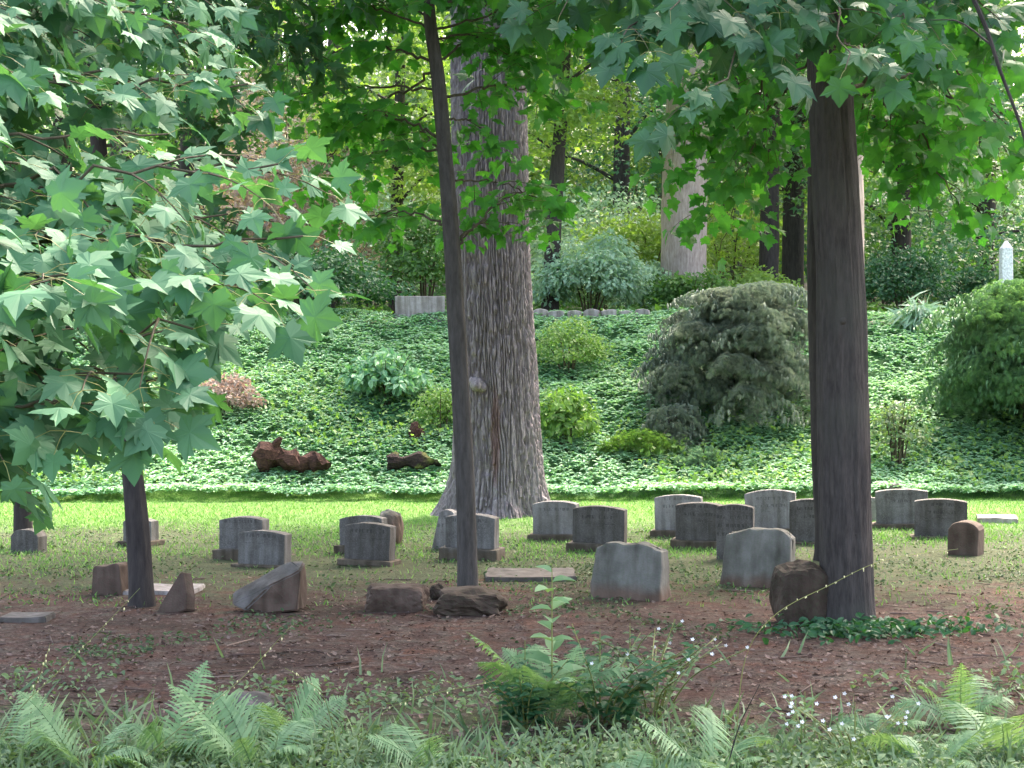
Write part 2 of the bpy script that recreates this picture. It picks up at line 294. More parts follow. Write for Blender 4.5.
# ------------------------------------------------------------------ ground material
def groundmat():
    m, nt, N, L = newmat('woodland ground')
    ge = N('ShaderNodeNewGeometry'); sx = N('ShaderNodeSeparateXYZ'); L(ge.outputs['Position'], sx.inputs[0])
    def noise(s, d=5, r=.6):
        n = N('ShaderNodeTexNoise'); n.inputs['Scale'].default_value = s; n.inputs['Detail'].default_value = d; n.inputs['Roughness'].default_value = r; L(ge.outputs['Position'], n.inputs['Vector']); return n.outputs['Fac']
    def ramp(v, *st):
        r = N('ShaderNodeValToRGB'); el = r.color_ramp.elements
        for k, (p, c) in enumerate(st):
            e = el[k] if k < 2 else el.new(p)
            e.position = p; e.color = rgb(c) if hasattr(c, '__len__') else (c, c, c, 1)
        L(v, r.inputs[0]); return r.outputs[0]
    def mix(f, a, b_):
        x = N('ShaderNodeMix'); x.data_type = 'RGBA'; L(f, x.inputs[0])
        for k, v in ((6, a), (7, b_)):
            if hasattr(v, '__len__'): x.inputs[k].default_value = rgb(v)
            else: L(v, x.inputs[k])
        return x.outputs[2]
    def math_(op, a, b_):
        q = N('ShaderNodeMath'); q.operation = op
        for k, v in ((0, a), (1, b_)):
            if isinstance(v, (int, float)): q.inputs[k].default_value = v
            else: L(v, q.inputs[k])
        return q.outputs[0]
    n1 = noise(.7); n2 = noise(6); n3 = noise(38, 4, .7); n4 = noise(2.2)
    dirt = ramp(n3, (.3, (.028, .015, .012)), (.72, (.15, .095, .078)), (.5, (.07, .040, .032)))
    dirt = mix(ramp(n4, (.48, 0.0), (.62, .75)), dirt, ramp(n3, (.3, (.06, .024, .014)), (.7, (.2, .10, .07))))
    dirt = mix(ramp(n2, (.45, 0.0), (.62, .7)), dirt, ramp(n3, (.35, (.05, .042, .032)), (.7, (.2, .17, .14))))
    dirt = mix(ramp(noise(1.1, 4), (.52, 0.0), (.66, .75)), dirt, (.03, .022, .017))
    turf = ramp(n3, (.3, (.03, .04, .022)), (.7, (.10, .13, .06)))
    lawn = ramp(n3, (.3, (.08, .16, .04)), (.7, (.18, .32, .08)))
    yy = math_('ADD', sx.outputs['Y'], math_('MULTIPLY', math_('SUBTRACT', n1, .5), 5.0))
    yy = math_('ADD', yy, math_('MULTIPLY', math_('SUBTRACT', n2, .5), 5.0))
    y01 = math_('DIVIDE', yy, 30.0)
    g = mix(ramp(y01, (11.2 / 30, 0.0), (13.2 / 30, .85)), dirt, turf)
    g = mix(ramp(y01, (6.9 / 30, .8), (7.8 / 30, 0.0)), g, turf)
    g = mix(ramp(y01, (17.0 / 30, 0.0), (20.0 / 30, 1.0)), g, lawn)
    hill = mix(ramp(n4, (.4, 0.0), (.55, 1.0)), ramp(n3, (.3, (.14, .10, .09)), (.7, (.42, .33, .3))), ramp(n3, (.3, (.04, .09, .025)), (.7, (.12, .22, .06))))
    under = ramp(n3, (.3, (.04, .10, .04)), (.7, (.09, .2, .08)))
    y60 = math_('DIVIDE', sx.outputs['Y'], 60.0)
    g = mix(ramp(y60, (22.8 / 60, 0.0), (23.0 / 60, 1.0)), g, under)
    g = mix(ramp(y60, (30.6 / 60, 0.0), (31.0 / 60, 1.0)), g, hill)
    b = N('ShaderNodeBsdfPrincipled'); L(g, b.inputs['Base Color']); b.inputs['Roughness'].default_value = .95; b.inputs['Specular IOR Level'].default_value = .15
    bp = N('ShaderNodeBump'); bp.inputs['Strength'].default_value = .8; bp.inputs['Distance'].default_value = .03; L(n3, bp.inputs['Height'])
    bp2 = N('ShaderNodeBump'); bp2.inputs['Strength'].default_value = .7; bp2.inputs['Distance'].default_value = .08; L(n2, bp2.inputs['Height']); L(bp.outputs[0], bp2.inputs['Normal']); L(bp2.outputs[0], b.inputs['Normal'])
    o = N('ShaderNodeOutputMaterial'); L(b.outputs[0], o.inputs[0]); return m
xs = np.unique(np.concatenate([np.linspace(-150, -40, 12), np.linspace(-40, -14, 40), np.linspace(-14, 14, 200), np.linspace(14, 40, 40), np.linspace(40, 150, 12)]))
ys = np.unique(np.concatenate([np.linspace(-100, -10, 10), np.linspace(-10, 5, 20), np.linspace(5, 33, 260), np.linspace(33, 60, 60), np.linspace(60, 150, 50), np.linspace(150, 200, 6)]))
X, Y = np.meshgrid(xs, ys); Z = TH(X, Y)
nx = len(xs); ny = len(ys); ii, jj = np.meshgrid(np.arange(nx - 1), np.arange(ny - 1)); a = (jj * nx + ii).ravel()
mesh_obj('ground', np.stack([X, Y, Z], -1).reshape(-1, 3), np.stack([a, a + 1, a + nx + 1, a + nx], -1), groundmat(), smooth=True, kind='structure')

# ------------------------------------------------------------------ ground cover (uncountable: stuff)
def rand_frames(n, tilt, up=None):
    az = rng.random(n) * 2 * math.pi
    tip = np.stack([np.cos(az), np.sin(az), rng.normal(0, tilt, n)], -1)
    nor = np.stack([rng.normal(0, tilt, n), rng.normal(0, tilt, n), np.ones(n)], -1)
    if up is not None: nor = nor + up
    return frames(tip, nor)
# view-shaped sampling of level ground: nearer ground gets as many marks per picture area as far ground
def ground_pts(n, y0, y1, spread=.40, pw=1.0):
    u = rng.random(n); y = (y0 ** -pw + u * (y1 ** -pw - y0 ** -pw)) ** (-1 / pw)
    x = (rng.random(n) * 2 - 1) * (spread * y + .6)
    return x, y
# lawn blades
mb = MB(); n = 150000
x, y = ground_pts(n, 11.2, 23.2, .39, .6)
patch = fbm(x * .55, y * .55, 31); k = rng.random(n) < np.clip((y - 14.5 + (patch - .5) * 9) / 4.5, .03, 1)
x, y = x[k], y[k]; n = len(x)
tip = np.stack([rng.normal(0, .5, n), rng.normal(0, .5, n), np.ones(n)], -1); nor = np.stack([rng.normal(0, 1, n), -np.ones(n) * .6, rng.normal(.4, .4, n)], -1)
scat(mb, (BLADE[0] * [2.2, 1, 1], BLADE[1]), np.stack([x, y, TH(x, y) - .005], -1), frames(tip, nor), rng.uniform(.025, .06, n))
mb.build('grass', M['grass'], kind='stuff')['label'] = 'short lawn grass among the headstones'
# pachysandra bank : rosettes
mb = MB(); n = 30000
x = rng.uniform(-12.5, 12.5, n); e = 22.6 + .25 * np.sin(x * .35) + .3 * (vn(x * .6, x * 0, 4) - .5); y = e - .42 + rng.random(n) * 8.6
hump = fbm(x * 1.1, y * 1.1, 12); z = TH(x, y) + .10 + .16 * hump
for q in range(6):
    az = q * 2 * math.pi / 6 + rng.random(n) * .6; ti = rng.uniform(-.1, .7, n)
    tip = np.stack([np.cos(az), np.sin(az), ti], -1)
    nor = np.stack([-np.cos(az) * ti, -np.sin(az) * ti - .25, np.ones(n)], -1)
    po = np.stack([x, y, z + rng.uniform(-.05, .03, n)], -1)
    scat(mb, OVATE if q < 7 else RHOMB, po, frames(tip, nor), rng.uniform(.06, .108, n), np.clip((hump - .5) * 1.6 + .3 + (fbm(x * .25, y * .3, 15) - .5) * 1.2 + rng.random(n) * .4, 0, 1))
n = 16000; x = rng.uniform(-13.5, 13.5, n); y = 22.6 + rng.random(n) ** 1.5 * 5; k = fbm(x * .5, y * .7, 91) > .52; x, y = x[k], y[k]; n = len(x)
lt = MB(); scat(lt, RHOMB, np.stack([x, y, TH(x, y) + rng.uniform(.15, .42, n)], -1), rand_frames(n, .7, np.array([0, -.5, 0])), rng.uniform(.05, .12, n))
lt.build('weeds', M['shrub'], kind='stuff')['label'] = 'pale yellow-green weeds growing through the ground cover'
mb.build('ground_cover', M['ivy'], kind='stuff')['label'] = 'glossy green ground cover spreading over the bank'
# hillside undergrowth beyond the bank
mb = MB(); n = 60000
u = rng.random(n); y = 30.8 + u ** 1.4 * 60; x = (rng.random(n) * 2 - 1) * (.45 * y)
k = fbm(x * .25, y * .25, 44) > .42; x, y = x[k], y[k]; n = len(x); h = np.clip(fbm(x * .4, y * .4, 45) - .3, .05, 1) * 1.6
scat(mb, RHOMB, np.stack([x, y, TH(x, y) + rng.random(n) * h], -1), rand_frames(n, .6, np.array([0, -.4, 0])), rng.uniform(.12, .26, n))
mb.build('undergrowth', M['wood1'], kind='stuff')['label'] = 'undergrowth on the wooded hillside'
# weeds in the foreground and among the dirt
mb = MB(); n = 95000
x, y = ground_pts(n, 5.4, 18, .42, 1.0)
pa = fbm(x * 1.3, y * 1.3, 61); fg = np.clip((7.4 - y + (pa - .5) * 3.0), 0, 1); mid = np.maximum(np.clip((pa - .54) * 8, 0, 1) * .5, np.clip((y - 10.8) / 2.5, 0, 1) * np.clip((pa - .40) * 6, 0, 1) * .8)
k = rng.random(n) < np.maximum(fg, mid); x, y, pa = x[k], y[k], pa[k]; n = len(x)
h = np.where(y < 9, .10, .03) * (pa + .3)
far = y > 8.6; md = MB()
for q_, m_ in ((mb, ~far), (md, far)):
    nn = int(m_.sum()); scat(q_, OVATE, np.stack([x[m_], y[m_], TH(x[m_], y[m_]) + rng.random(nn) * h[m_]], -1), rand_frames(nn, .5, np.array([0, -.2, 0])), rng.uniform(.018, .05, nn))
md.build('clover', M['clover'], kind='stuff')['label'] = 'low dull clover and seedlings on the shaded soil'
n = 5000; x, y = ground_pts(n, 5.4, 9.2, .42, 1.0); k = rng.random(n) < np.clip(7.7 - y, .03, 1); x, y = x[k], y[k]; n = len(x)
tip = np.stack([rng.normal(0, .6, n), rng.normal(0, .6, n), np.ones(n)], -1); nor = np.stack([rng.normal(0, 1, n), -np.ones(n), rng.normal(.3, .4, n)], -1)
scat(mb, BLADE, np.stack([x, y, TH(x, y)], -1), frames(tip, nor), rng.uniform(.08, .2, n))
mb.build('weeds', M['weed'], kind='stuff')['label'] = 'low weeds spreading over the bare soil'
# leaf litter
mb = MB(); n = 24000
x, y = ground_pts(n, 5.5, 17, .42, 1.0); k = rng.random(n) < np.clip(1.15 - np.abs(y - 10.3) / 6, .1, 1) * (.35 + .9 * fbm(x * .9, y * .9, 77)); x, y = x[k], y[k]; n = len(x)
scat(mb, LITTER, np.stack([x, y, TH(x, y) + .006], -1), rand_frames(n, .3), rng.uniform(.012, .042, n))
for i in range(260):
    x0, y0 = ground_pts(1, 6.5, 14); az = rng.random() * 6.28; L_ = rng.uniform(.06, .3)
    t = np.linspace(-.5, .5, 4); xx = x0 + np.cos(az) * t * L_; yy = y0 + np.sin(az) * t * L_ + rng.normal(0, .006, 4)
    mb.tube(np.stack([xx, yy, TH(xx, yy) + .01], -1), rng.uniform(.002, .006), 4)
mb.build('leaf_litter', M['litter'], kind='stuff')['label'] = 'dry leaves and twigs lying on the soil'

# ------------------------------------------------------------------ headstones
YAW = math.radians(-15)
def slab_bm(w, h, t, top='arc', rise=.04, taper=0.0, lean=0.0, jit=0.0, seed=0, bev=.008, side=0.0):
    """upright stone: w wide (x), t thick (y), h tall, curved top; front at -y"""
    pts = [(-w / 2, 0), (w / 2, 0)]
    n = 14; wt = w / 2 - side
    for k in range(n + 1):
        s = 1 - 2 * k / n
        if top == 'arc': zz = h - rise * s * s
        elif top == 'shoulder': zz = h - rise * abs(s) ** 4
        elif top == 'dome': zz = h - rise * (1 - math.sqrt(max(0, 1 - s * s * .96)))
        elif top == 'slope': zz = h - rise * (1 - s) / 2 - rise * .5 * abs(s) ** 6
        else: zz = h
        pts.append((wt * s, zz))
    bm = bmesh.new()
    f = bm.faces.new([bm.verts.new((x_, -t / 2, z_)) for x_, z_ in pts]); 
    r = bmesh.ops.extrude_face_region(bm, geom=[f])
    for v in [g for g in r['geom'] if isinstance(g, bmesh.types.BMVert)]: v.co.y += t
    bmesh.ops.recalc_face_normals(bm, faces=bm.faces)
    if bev: bmesh.ops.bevel(bm, geom=[e for e in bm.edges if e.calc_face_angle(0) > .6], offset=bev, segments=2, affect='EDGES', profile=.6)
    bmesh.ops.triangulate(bm, faces=[f for f in bm.faces if len(f.verts) > 4])
    bmesh.ops.subdivide_edges(bm, edges=[e for e in bm.edges if e.calc_length() > .08], cuts=2, use_grid_fill=True)
    bmesh.ops.triangulate(bm, faces=bm.faces)
    rr = np.random.default_rng(seed)
    for v in bm.verts:
        z = v.co.z
        v.co.y += lean * z + (taper * z if v.co.y < 0 else -taper * .4 * z)
        if jit:
            a = float(vn(v.co.x * 9, v.co.z * 9, seed) + vn(v.co.x * 22, v.co.y * 22 + v.co.z * 13, seed + 3) * .5 - .75)
            v.co.x += a * jit * (1 if abs(v.co.x) > w * .4 else .3); v.co.y += a * jit * .4; v.co.z += (a * jit * .8 if z > .02 else 0)
    return bm
def bm_obj(name, bm, mat, parent=None, loc=(0, 0, 0), rot=(0, 0, 0)):
    me = bpy.data.meshes.new(name); bm.to_mesh(me); bm.free(); me.materials.append(mat)
    o = bpy.data.objects.new(name, me); C.objects.link(o); o.location = loc; o.rotation_euler = rot
    if parent: o.parent = parent
    return o
GRP = 'old headstones on the lawn'
def headstone(x0, x1, yt, yb, label, mat='granite_cut', base=True, bh=.10, top='arc', rise=.03, t=.17, bot=None, bx0=None, bx1=None, yaw=YAW, lean=0.0, side=0.0):
    """x0..x1, yt = picture span of the tablet, yb = row of the foot of the base"""
    d = gd(yb) + t / 2; cx = wx((x0 + x1) / 2, d); w = (x1 - x0) * d / F; w = (w - abs(math.sin(yaw)) * t) / math.cos(yaw)
    H = wz(yt, d) - 0
    g = th(cx, d)
    if base:
        r = thing('headstone', (cx, d, g), label, 'headstone', GRP, yaw)
        bw = w * 1.18; bb = slab_bm(bw, bh, t * 1.9, 'flat', bev=.012, jit=.012, seed=int(x0)); bm_obj('base', bb, M['granite'], r, (0, 0, -.01))
        r.rotation_euler[0] = math.radians(rng.normal(0, 1.2)); r.rotation_euler[1] = math.radians(rng.normal(0, 1.0))
        bm_obj('tablet', slab_bm(w, H - bh + .012, t, top, rise, lean=lean, seed=int(x0), side=side, jit=.006), M[mat], r, (0, 0, bh - .015))
    else:
        r = bm_obj('headstone', slab_bm(w, H + .03, t, top, rise, lean=lean, seed=int(x0), side=side), M[mat], None, (cx, d, g - .03), (0, 0, yaw)); tag(r, label, 'headstone', GRP)
    return r
headstone(12, 46, 529, 553, 'small dark round-shouldered headstone at the foot of the far left slim tree', 'granite_dark', base=False, top='shoulder', rise=.07)
headstone(124, 158, 517, 545, 'headstone mostly hidden behind the leaning left tree trunk', bh=.06)
headstone(220, 270, 515, 558, 'grey headstone at left, standing behind and left of its nearer twin', bh=.11)
headstone(238, 291, 529, 566, 'grey headstone at left just behind the tilted boulder', 'granite_cut', bh=.03)
headstone(340, 388, 515, 553, 'headstone second from front in the left centre pair, its base poking out at left', bh=.09, yaw=YAW)
headstone(344, 395, 521, 564, 'dark headstone in front of the left centre pair, beside the rounded grey rock', 'granite_dark', bh=.06)
headstone(445, 499, 513, 559, 'headstone partly hidden behind the slim centre tree trunk', bh=.12)
headstone(533, 580, 501, 541, 'pale headstone just right of the big furrowed tree', 'granite_pale', bh=.08)
headstone(572, 627, 505, 551, 'dark headstone with curved top overlapping the paler one by the big tree', 'granite_dark', bh=.09)
headstone(655, 704, 494, 536, 'pale headstone at rear, right of centre, with a projecting base at left', 'granite_pale', bh=.08)
headstone(675, 727, 502, 549, 'dark wide headstone with a long low base right of centre', 'granite_dark', bh=.10)
headstone(716, 755, 505, 561, 'plain narrow dark headstone without a base behind the big rough marker', 'granite_dark', base=False, rise=.03, t=.14)
headstone(746, 798, 489, 532, 'tallest pale headstone left of the thick right tree trunk', 'granite_pale', bh=.05, rise=.04)
headstone(789, 838, 499, 544, 'dark headstone half hidden by the thick right tree trunk', 'granite_dark', bh=.03)
headstone(876, 929, 488, 528, 'wide grey headstone right of the thick tree trunk with a pale base', 'granite_cut', bh=.07)
headstone(914, 967, 499, 539, 'dark headstone at right overlapping the wide grey one, beside the domed post stone', 'granite_dark', bh=.03)
headstone(864, 878, 497, 521, 'small pale marker stone squeezed between thick trunk and grey headstone', 'granite_pale', base=False, t=.08, rise=.01)
# slanting left-hand stone next to the tree
headstone(431, 466, 510, 550, 'pale headstone with a sloping left edge behind the slim centre trunk', 'granite_pale', base=False, rise=.03, side=.09, t=.14)
# big rough markers
def rough_stone(x0, x1, yt, yb, label, top, rise, seed, t=.30):
    d = gd(yb) + t / 2; w = ((x1 - x0) * d / F - abs(math.sin(YAW * 1.6)) * t) / math.cos(YAW * 1.6); h = wz(yt, d)
    cx = wx((x0 + x1) / 2, d)
    bm = slab_bm(w, h + .05, t, top, rise, taper=.22, jit=.04, seed=seed, bev=.02, side=.02)
    o = bm_obj('rough_headstone', bm, M['rough'], None, (cx, d, th(cx, d) - .05), (0, 0, YAW * 1.6)); tag(o, label, 'headstone', 'large rough-edged markers'); return o
rough_stone(589, 672, 543, 600, 'rough-edged weathered marker with a worn top, nearest stone right of the tall weed', 'shoulder', .045, 4)
rough_stone(718, 800, 530, 588, 'broad lichen-grey rough marker beside the dark mossy rock', 'shoulder', .06, 9)

def rock(name, cen, size, mat, label, cat='rock', seed=0, rot=(0, 0, 0), amp=.16, flat=None, group=None, boxy=.0, sub=4):
    bm = bmesh.new(); bmesh.ops.create_icosphere(bm, subdivisions=sub, radius=1)
    for v in bm.verts:
        c = v.co.copy()
        if boxy:
            m_ = max(abs(c.x), abs(c.y), abs(c.z)); c = c.lerp(c / m_, boxy)
        a = float(vn(c.x * 1.6 + 5, c.y * 1.6 + c.z * 1.1, seed) + .5 * vn(c.x * 4 + c.z * 3, c.y * 4 - c.z, seed + 2) + .25 * vn(c.x * 9 + c.z * 5, c.y * 9 + c.z * 7, seed + 4) - .87)
        c *= 1 + a * amp * 1.6
        if flat is not None: c.z = min(c.z, flat + a * .08)
        v.co = Vector((c.x * size[0], c.y * size[1], c.z * size[2]))
    o = bm_obj(name, bm, M[mat], None, cen, rot); tag(o, label, cat, group); return o
def rockpx(name, x0, x1, yt, yb, depth, mat, label, **k):
    d = gd(yb) + depth * .5; w = (x1 - x0) * d / F / 2; h = wz(yt, d); cx = wx((x0 + x1) / 2, d); s = k.pop('sink', .35)
    return rock(name, (cx, d, h / 2 - h * s * .2), (w, depth / 2, h / 2 * (1 + s * .4)), mat, label, **k)
# toppled tilted block : a slanted smooth face to the left, rough flank to the right
d = gd(614) + .2
bm = bmesh.new()
for p_ in [(-.27, .0, .13), (-.24, -.10, .06), (-.12, -.17, .03), (.07, -.13, .21), (.13, .10, .36), (-.15, .22, .20), (.25, .12, .365), (.27, -.05, .32), (.26, -.12, .03), (.05, -.15, .0), (.25, .2, 0), (-.1, .2, .05), (.0, -.16, .02)]: bm.verts.new(p_)
bmesh.ops.convex_hull(bm, input=list(bm.verts)); bmesh.ops.delete(bm, geom=[v for v in bm.verts if not v.link_faces], context='VERTS')
bmesh.ops.bevel(bm, geom=[e for e in bm.edges if e.calc_face_angle(0) > .25], offset=.012, segments=2, affect='EDGES'); bmesh.ops.triangulate(bm, faces=bm.faces)
for _ in range(2): bmesh.ops.subdivide_edges(bm, edges=[e for e in bm.edges if e.calc_length() > .04], cuts=1); bmesh.ops.triangulate(bm, faces=bm.faces)
bm.normal_update()
for v in bm.verts:
    a_ = float(vn(v.co.x * 14 + v.co.z * 6, v.co.y * 14 + v.co.z * 9, 3)) - .5; k_ = .03 if v.normal.x > -.15 else .008; v.co += v.normal * a_ * k_
for f in bm.faces: f.material_index = 0 if (f.normal.z > .25 and f.normal.x < .1) else 1
cx = wx(267, d); tag(bm_obj('toppled_stone', bm, M['rock_grey'], None, (cx, d, th(cx, d) - .01), (0, 0, math.radians(-8))), 'toppled purple-grey stone block tilted with its smooth face up, on bare soil at left', 'fallen stone')
# pointed shard leaning by the left trunk
bpy.data.objects['toppled_stone'].data.materials.append(M['rock_brown'])
d = gd(613) + .06; bm = bmesh.new()
f = bm.faces.new([bm.verts.new((x_, 0, z_)) for x_, z_ in [(-.13, -.02), (.02, -.02), (.12, .02), (.11, .13), (.055, .30), (.03, .29), (-.10, .06)]])
r_ = bmesh.ops.extrude_face_region(bm, geom=[f])
for v in [g_ for g_ in r_['geom'] if isinstance(g_, bmesh.types.BMVert)]: v.co.y += .09; v.co.x += .03
bmesh.ops.recalc_face_normals(bm, faces=bm.faces); bmesh.ops.bevel(bm, geom=list(bm.edges), offset=.01, segments=1, affect='EDGES')
cx = wx(171, d); tag(bm_obj('stone_shard', bm, M['rock_brown'], None, (cx, d, th(cx, d)), (math.radians(-12), 0, math.radians(-20))), 'pointed broken stone leaning beside the left trunk', 'fallen stone')
# dark block stone behind the left trunk
d = gd(594) + .1; w = 32 * d / F
bm = slab_bm(w, .27, .2, 'slope', .03, jit=.03, seed=21, bev=.012); cx = wx(112, d)
tag(bm_obj('block_stone', bm, M['rock_brown'], None, (cx, d, th(cx, d) - .02), (0, 0, YAW)), 'dark brown block stone with a broken top, left of the leaning trunk', 'grave marker')
# domed post at right
d = gd(556) + .1; w = 30 * d / F
bm = slab_bm(w, wz(522, d) + .02, .26, 'dome', .10, jit=.014, seed=33, bev=.02); cx = wx(966, d)
tag(bm_obj('post_stone', bm, M['rock_brown'], None, (cx, d, th(cx, d) - .02), (0, 0, YAW * 2)), 'short squat stone post with domed top at the right', 'grave marker')
def slabpx(x0, x1, yt, yb, mat, label, h=.05, seed=0, yaw=0.0, name='flat_marker'):
    d0 = gd(yb); d1 = F * (CH - h) / (yt - YH); d = (d0 + d1) / 2; w = (x1 - x0) * d / F; cx = wx((x0 + x1) / 2, d)
    bm = bmesh.new(); bmesh.ops.create_cube(bm, size=1)
    for v in bm.verts: v.co = Vector((v.co.x * w, v.co.y * max(.15, d1 - d0), (v.co.z + .5) * (h + .03)))
    bmesh.ops.bevel(bm, geom=list(bm.edges), offset=.008, segments=2, affect='EDGES')
    bmesh.ops.triangulate(bm, faces=[f for f in bm.faces if len(f.verts) > 4]); bmesh.ops.subdivide_edges(bm, edges=[e for e in bm.edges if e.calc_length() > .1], cuts=4, use_grid_fill=True)
    bmesh.ops.triangulate(bm, faces=bm.faces)
    for v in bm.verts:
        a_ = float(vn(v.co.x * 8, v.co.y * 8 + v.co.z * 5, seed)) - .5; v.co += Vector((a_ * .03, a_ * .03, a_ * .012))
    o = bm_obj(name, bm, M[mat], None, (cx, d, th(cx, d) - .03), (0, 0, yaw)); tag(o, label, 'flat marker', 'flat stones lying on the ground'); return o
slabpx(118, 200, 583, 594, 'slab', 'flat pale slab passing behind the leaning left trunk', .03, 1)
slabpx(5, 50, 613, 624, 'rock_grey', 'thin flat stone lying at the far left on the soil', .04, 2)
slabpx(486, 574, 568, 582, 'rock_grey', 'flat grey slab behind the top of the tall weed', .04, 3)
rockpx('rock', 366, 428, 584, 613, .3, 'rock_brown', 'low reddish brown stone lying left of the slim centre tree', seed=21, amp=.13, boxy=.6)
slabpx(978, 1016, 515, 524, 'slab', 'low pale slab lying in grass at the right edge', .06, 5, YAW)
rockpx('rock', 436, 506, 589, 618, .42, 'rock_dark', 'flat mossy stone against the foot of the slim centre tree', seed=23, amp=.2, boxy=.5)
rockpx('rock', 771, 830, 563, 627, .4, 'rock_dark', 'dark rounded mossy rock beside the thick right trunk', seed=5, amp=.13, boxy=.35)
rockpx('rock', 378, 403, 510, 546, .26, 'rough', 'rounded grey rock behind the left centre headstones', seed=8, amp=.1, boxy=.35)
rockpx('rock', 429, 448, 584, 601, .14, 'rock_dark', 'small black rock between brown slab and slim centre trunk', seed=9, amp=.3)
rockpx('rock', 225, 275, 692, 716, .25, 'rock_grey', 'half buried pinkish stone among the front ferns', seed=12, amp=.15)
rockpx('rock', 886, 904, 484, 500, .2, 'rock_grey', 'small grey rock at the foot of the pale rear tree', seed=14, amp=.2)
rockpx('rock', 905, 925, 548, 556, .16, 'rock_grey', 'small low rock on the lawn near the domed post stone', seed=15, amp=.2) if False else None

# ------------------------------------------------------------------ trees
def trunk_mesh(path, segs=40, rows=120, amp=.012, fu=6, fz=1.5, flare=.0, fl_h=.2, lobes=5, seed=0, ridges=None):
    """path: rows of (x, y, z, radius) from the foot up"""
    p = curve(path, rows); t = np.arange(segs) * 2 * math.pi / segs
    z0 = p[0, 2]; Zr = p[:, 2] - z0
    T, ZZ = np.meshgrid(t, Zr); Rr = np.repeat(p[:, 3:4], segs, 1)
    k = np.exp(-np.clip(ZZ, 0, None) / fl_h)
    Rr = Rr + flare * k * (1 + .45 * np.sin(lobes * T + seed) + .2 * np.sin((lobes + 3) * T + 2 * seed))
    cx_ = np.cos(T) * fu; cy_ = np.sin(T) * fu
    n_ = vn(cx_ + ZZ * fz, cy_ + seed * 3, seed) + .5 * vn(cx_ * 2.3 + ZZ * fz * 1.9, cy_ * 2.3, seed + 1) - .75
    Rr = Rr + amp * n_
    if ridges:
        cnt, ra = ridges
        w = .8 * (vn(np.cos(T) * 5 + ZZ * .8 + 9, np.sin(T) * 5 + ZZ * .4, 21) - .5) + .75 * (vn(np.cos(T) * 18 + ZZ * 2.2, np.sin(T) * 18 - ZZ * 2.6, 22) - .5)
        u = T / (2 * math.pi) * cnt + w * 1.6
        fr = np.abs(2 * (u - np.floor(u)) - 1)
        fr2 = 1 - np.clip((fr - .45) / .5, 0, 1) ** 1.1
        brk = np.clip((vn(np.floor(u) * 3.7 + 1, ZZ * 9 + np.floor(u) * 1.3, 24) - .22) * 6, 0, 1)
        rgh = vn(T * 40, ZZ * 25, 25)
        Rr = Rr + ra * (fr2 * (.35 + .65 * brk) * (.75 + .35 * rgh) - .5)
    V = np.stack([p[:, 0:1] + Rr * np.cos(T), p[:, 1:2] + Rr * np.sin(T), np.repeat(p[:, 2:3], segs, 1)], -1).reshape(-1, 3)
    i = np.arange(rows - 1)[:, None] * segs; j = np.arange(segs)[None]; a = i + j; b = i + (j + 1) % segs
    return V, np.stack([a, b, b + segs, a + segs], -1).reshape(-1, 4), p
def clumps(mb, cens, rad, per, size, tmpl=TRI3, face=(0, -.3, .9), flat=.5, tdown=.35):
    """leafy clumps: each centre gets a flattened cushion of leaves"""
    cens = np.asarray(cens); n = len(cens)
    rad = np.broadcast_to(rad, (n,)); c = np.repeat(cens, per, 0); r = np.repeat(rad, per)[:, None]
    v = nrm(rng.normal(0, 1, (n * per, 3))) * (rng.random((n * per, 1)) ** .45)
    v[:, 2] *= flat; pos = c + v * r
    pos[:, 2] -= .25 * r[:, 0] * (v[:, 0] ** 2 + v[:, 1] ** 2)
    tip = nrm(v * [1, 1, .2] + rng.normal(0, .45, v.shape)) ; tip[:, 2] -= tdown
    nor = np.array(face) + rng.normal(0, .45, v.shape)
    rn = np.repeat(rng.random(n) * .6, per) + rng.random(n * per) * .4
    T_ = tmpl if isinstance(tmpl, list) else [tmpl]
    which = rng.integers(0, len(T_), n * per)
    for q in range(len(T_)):
        m_ = which == q
        scat(mb, T_[q], pos[m_], frames(tip[m_], nor[m_]), rng.uniform(.7, 1.25, m_.sum()) * size, rn[m_])
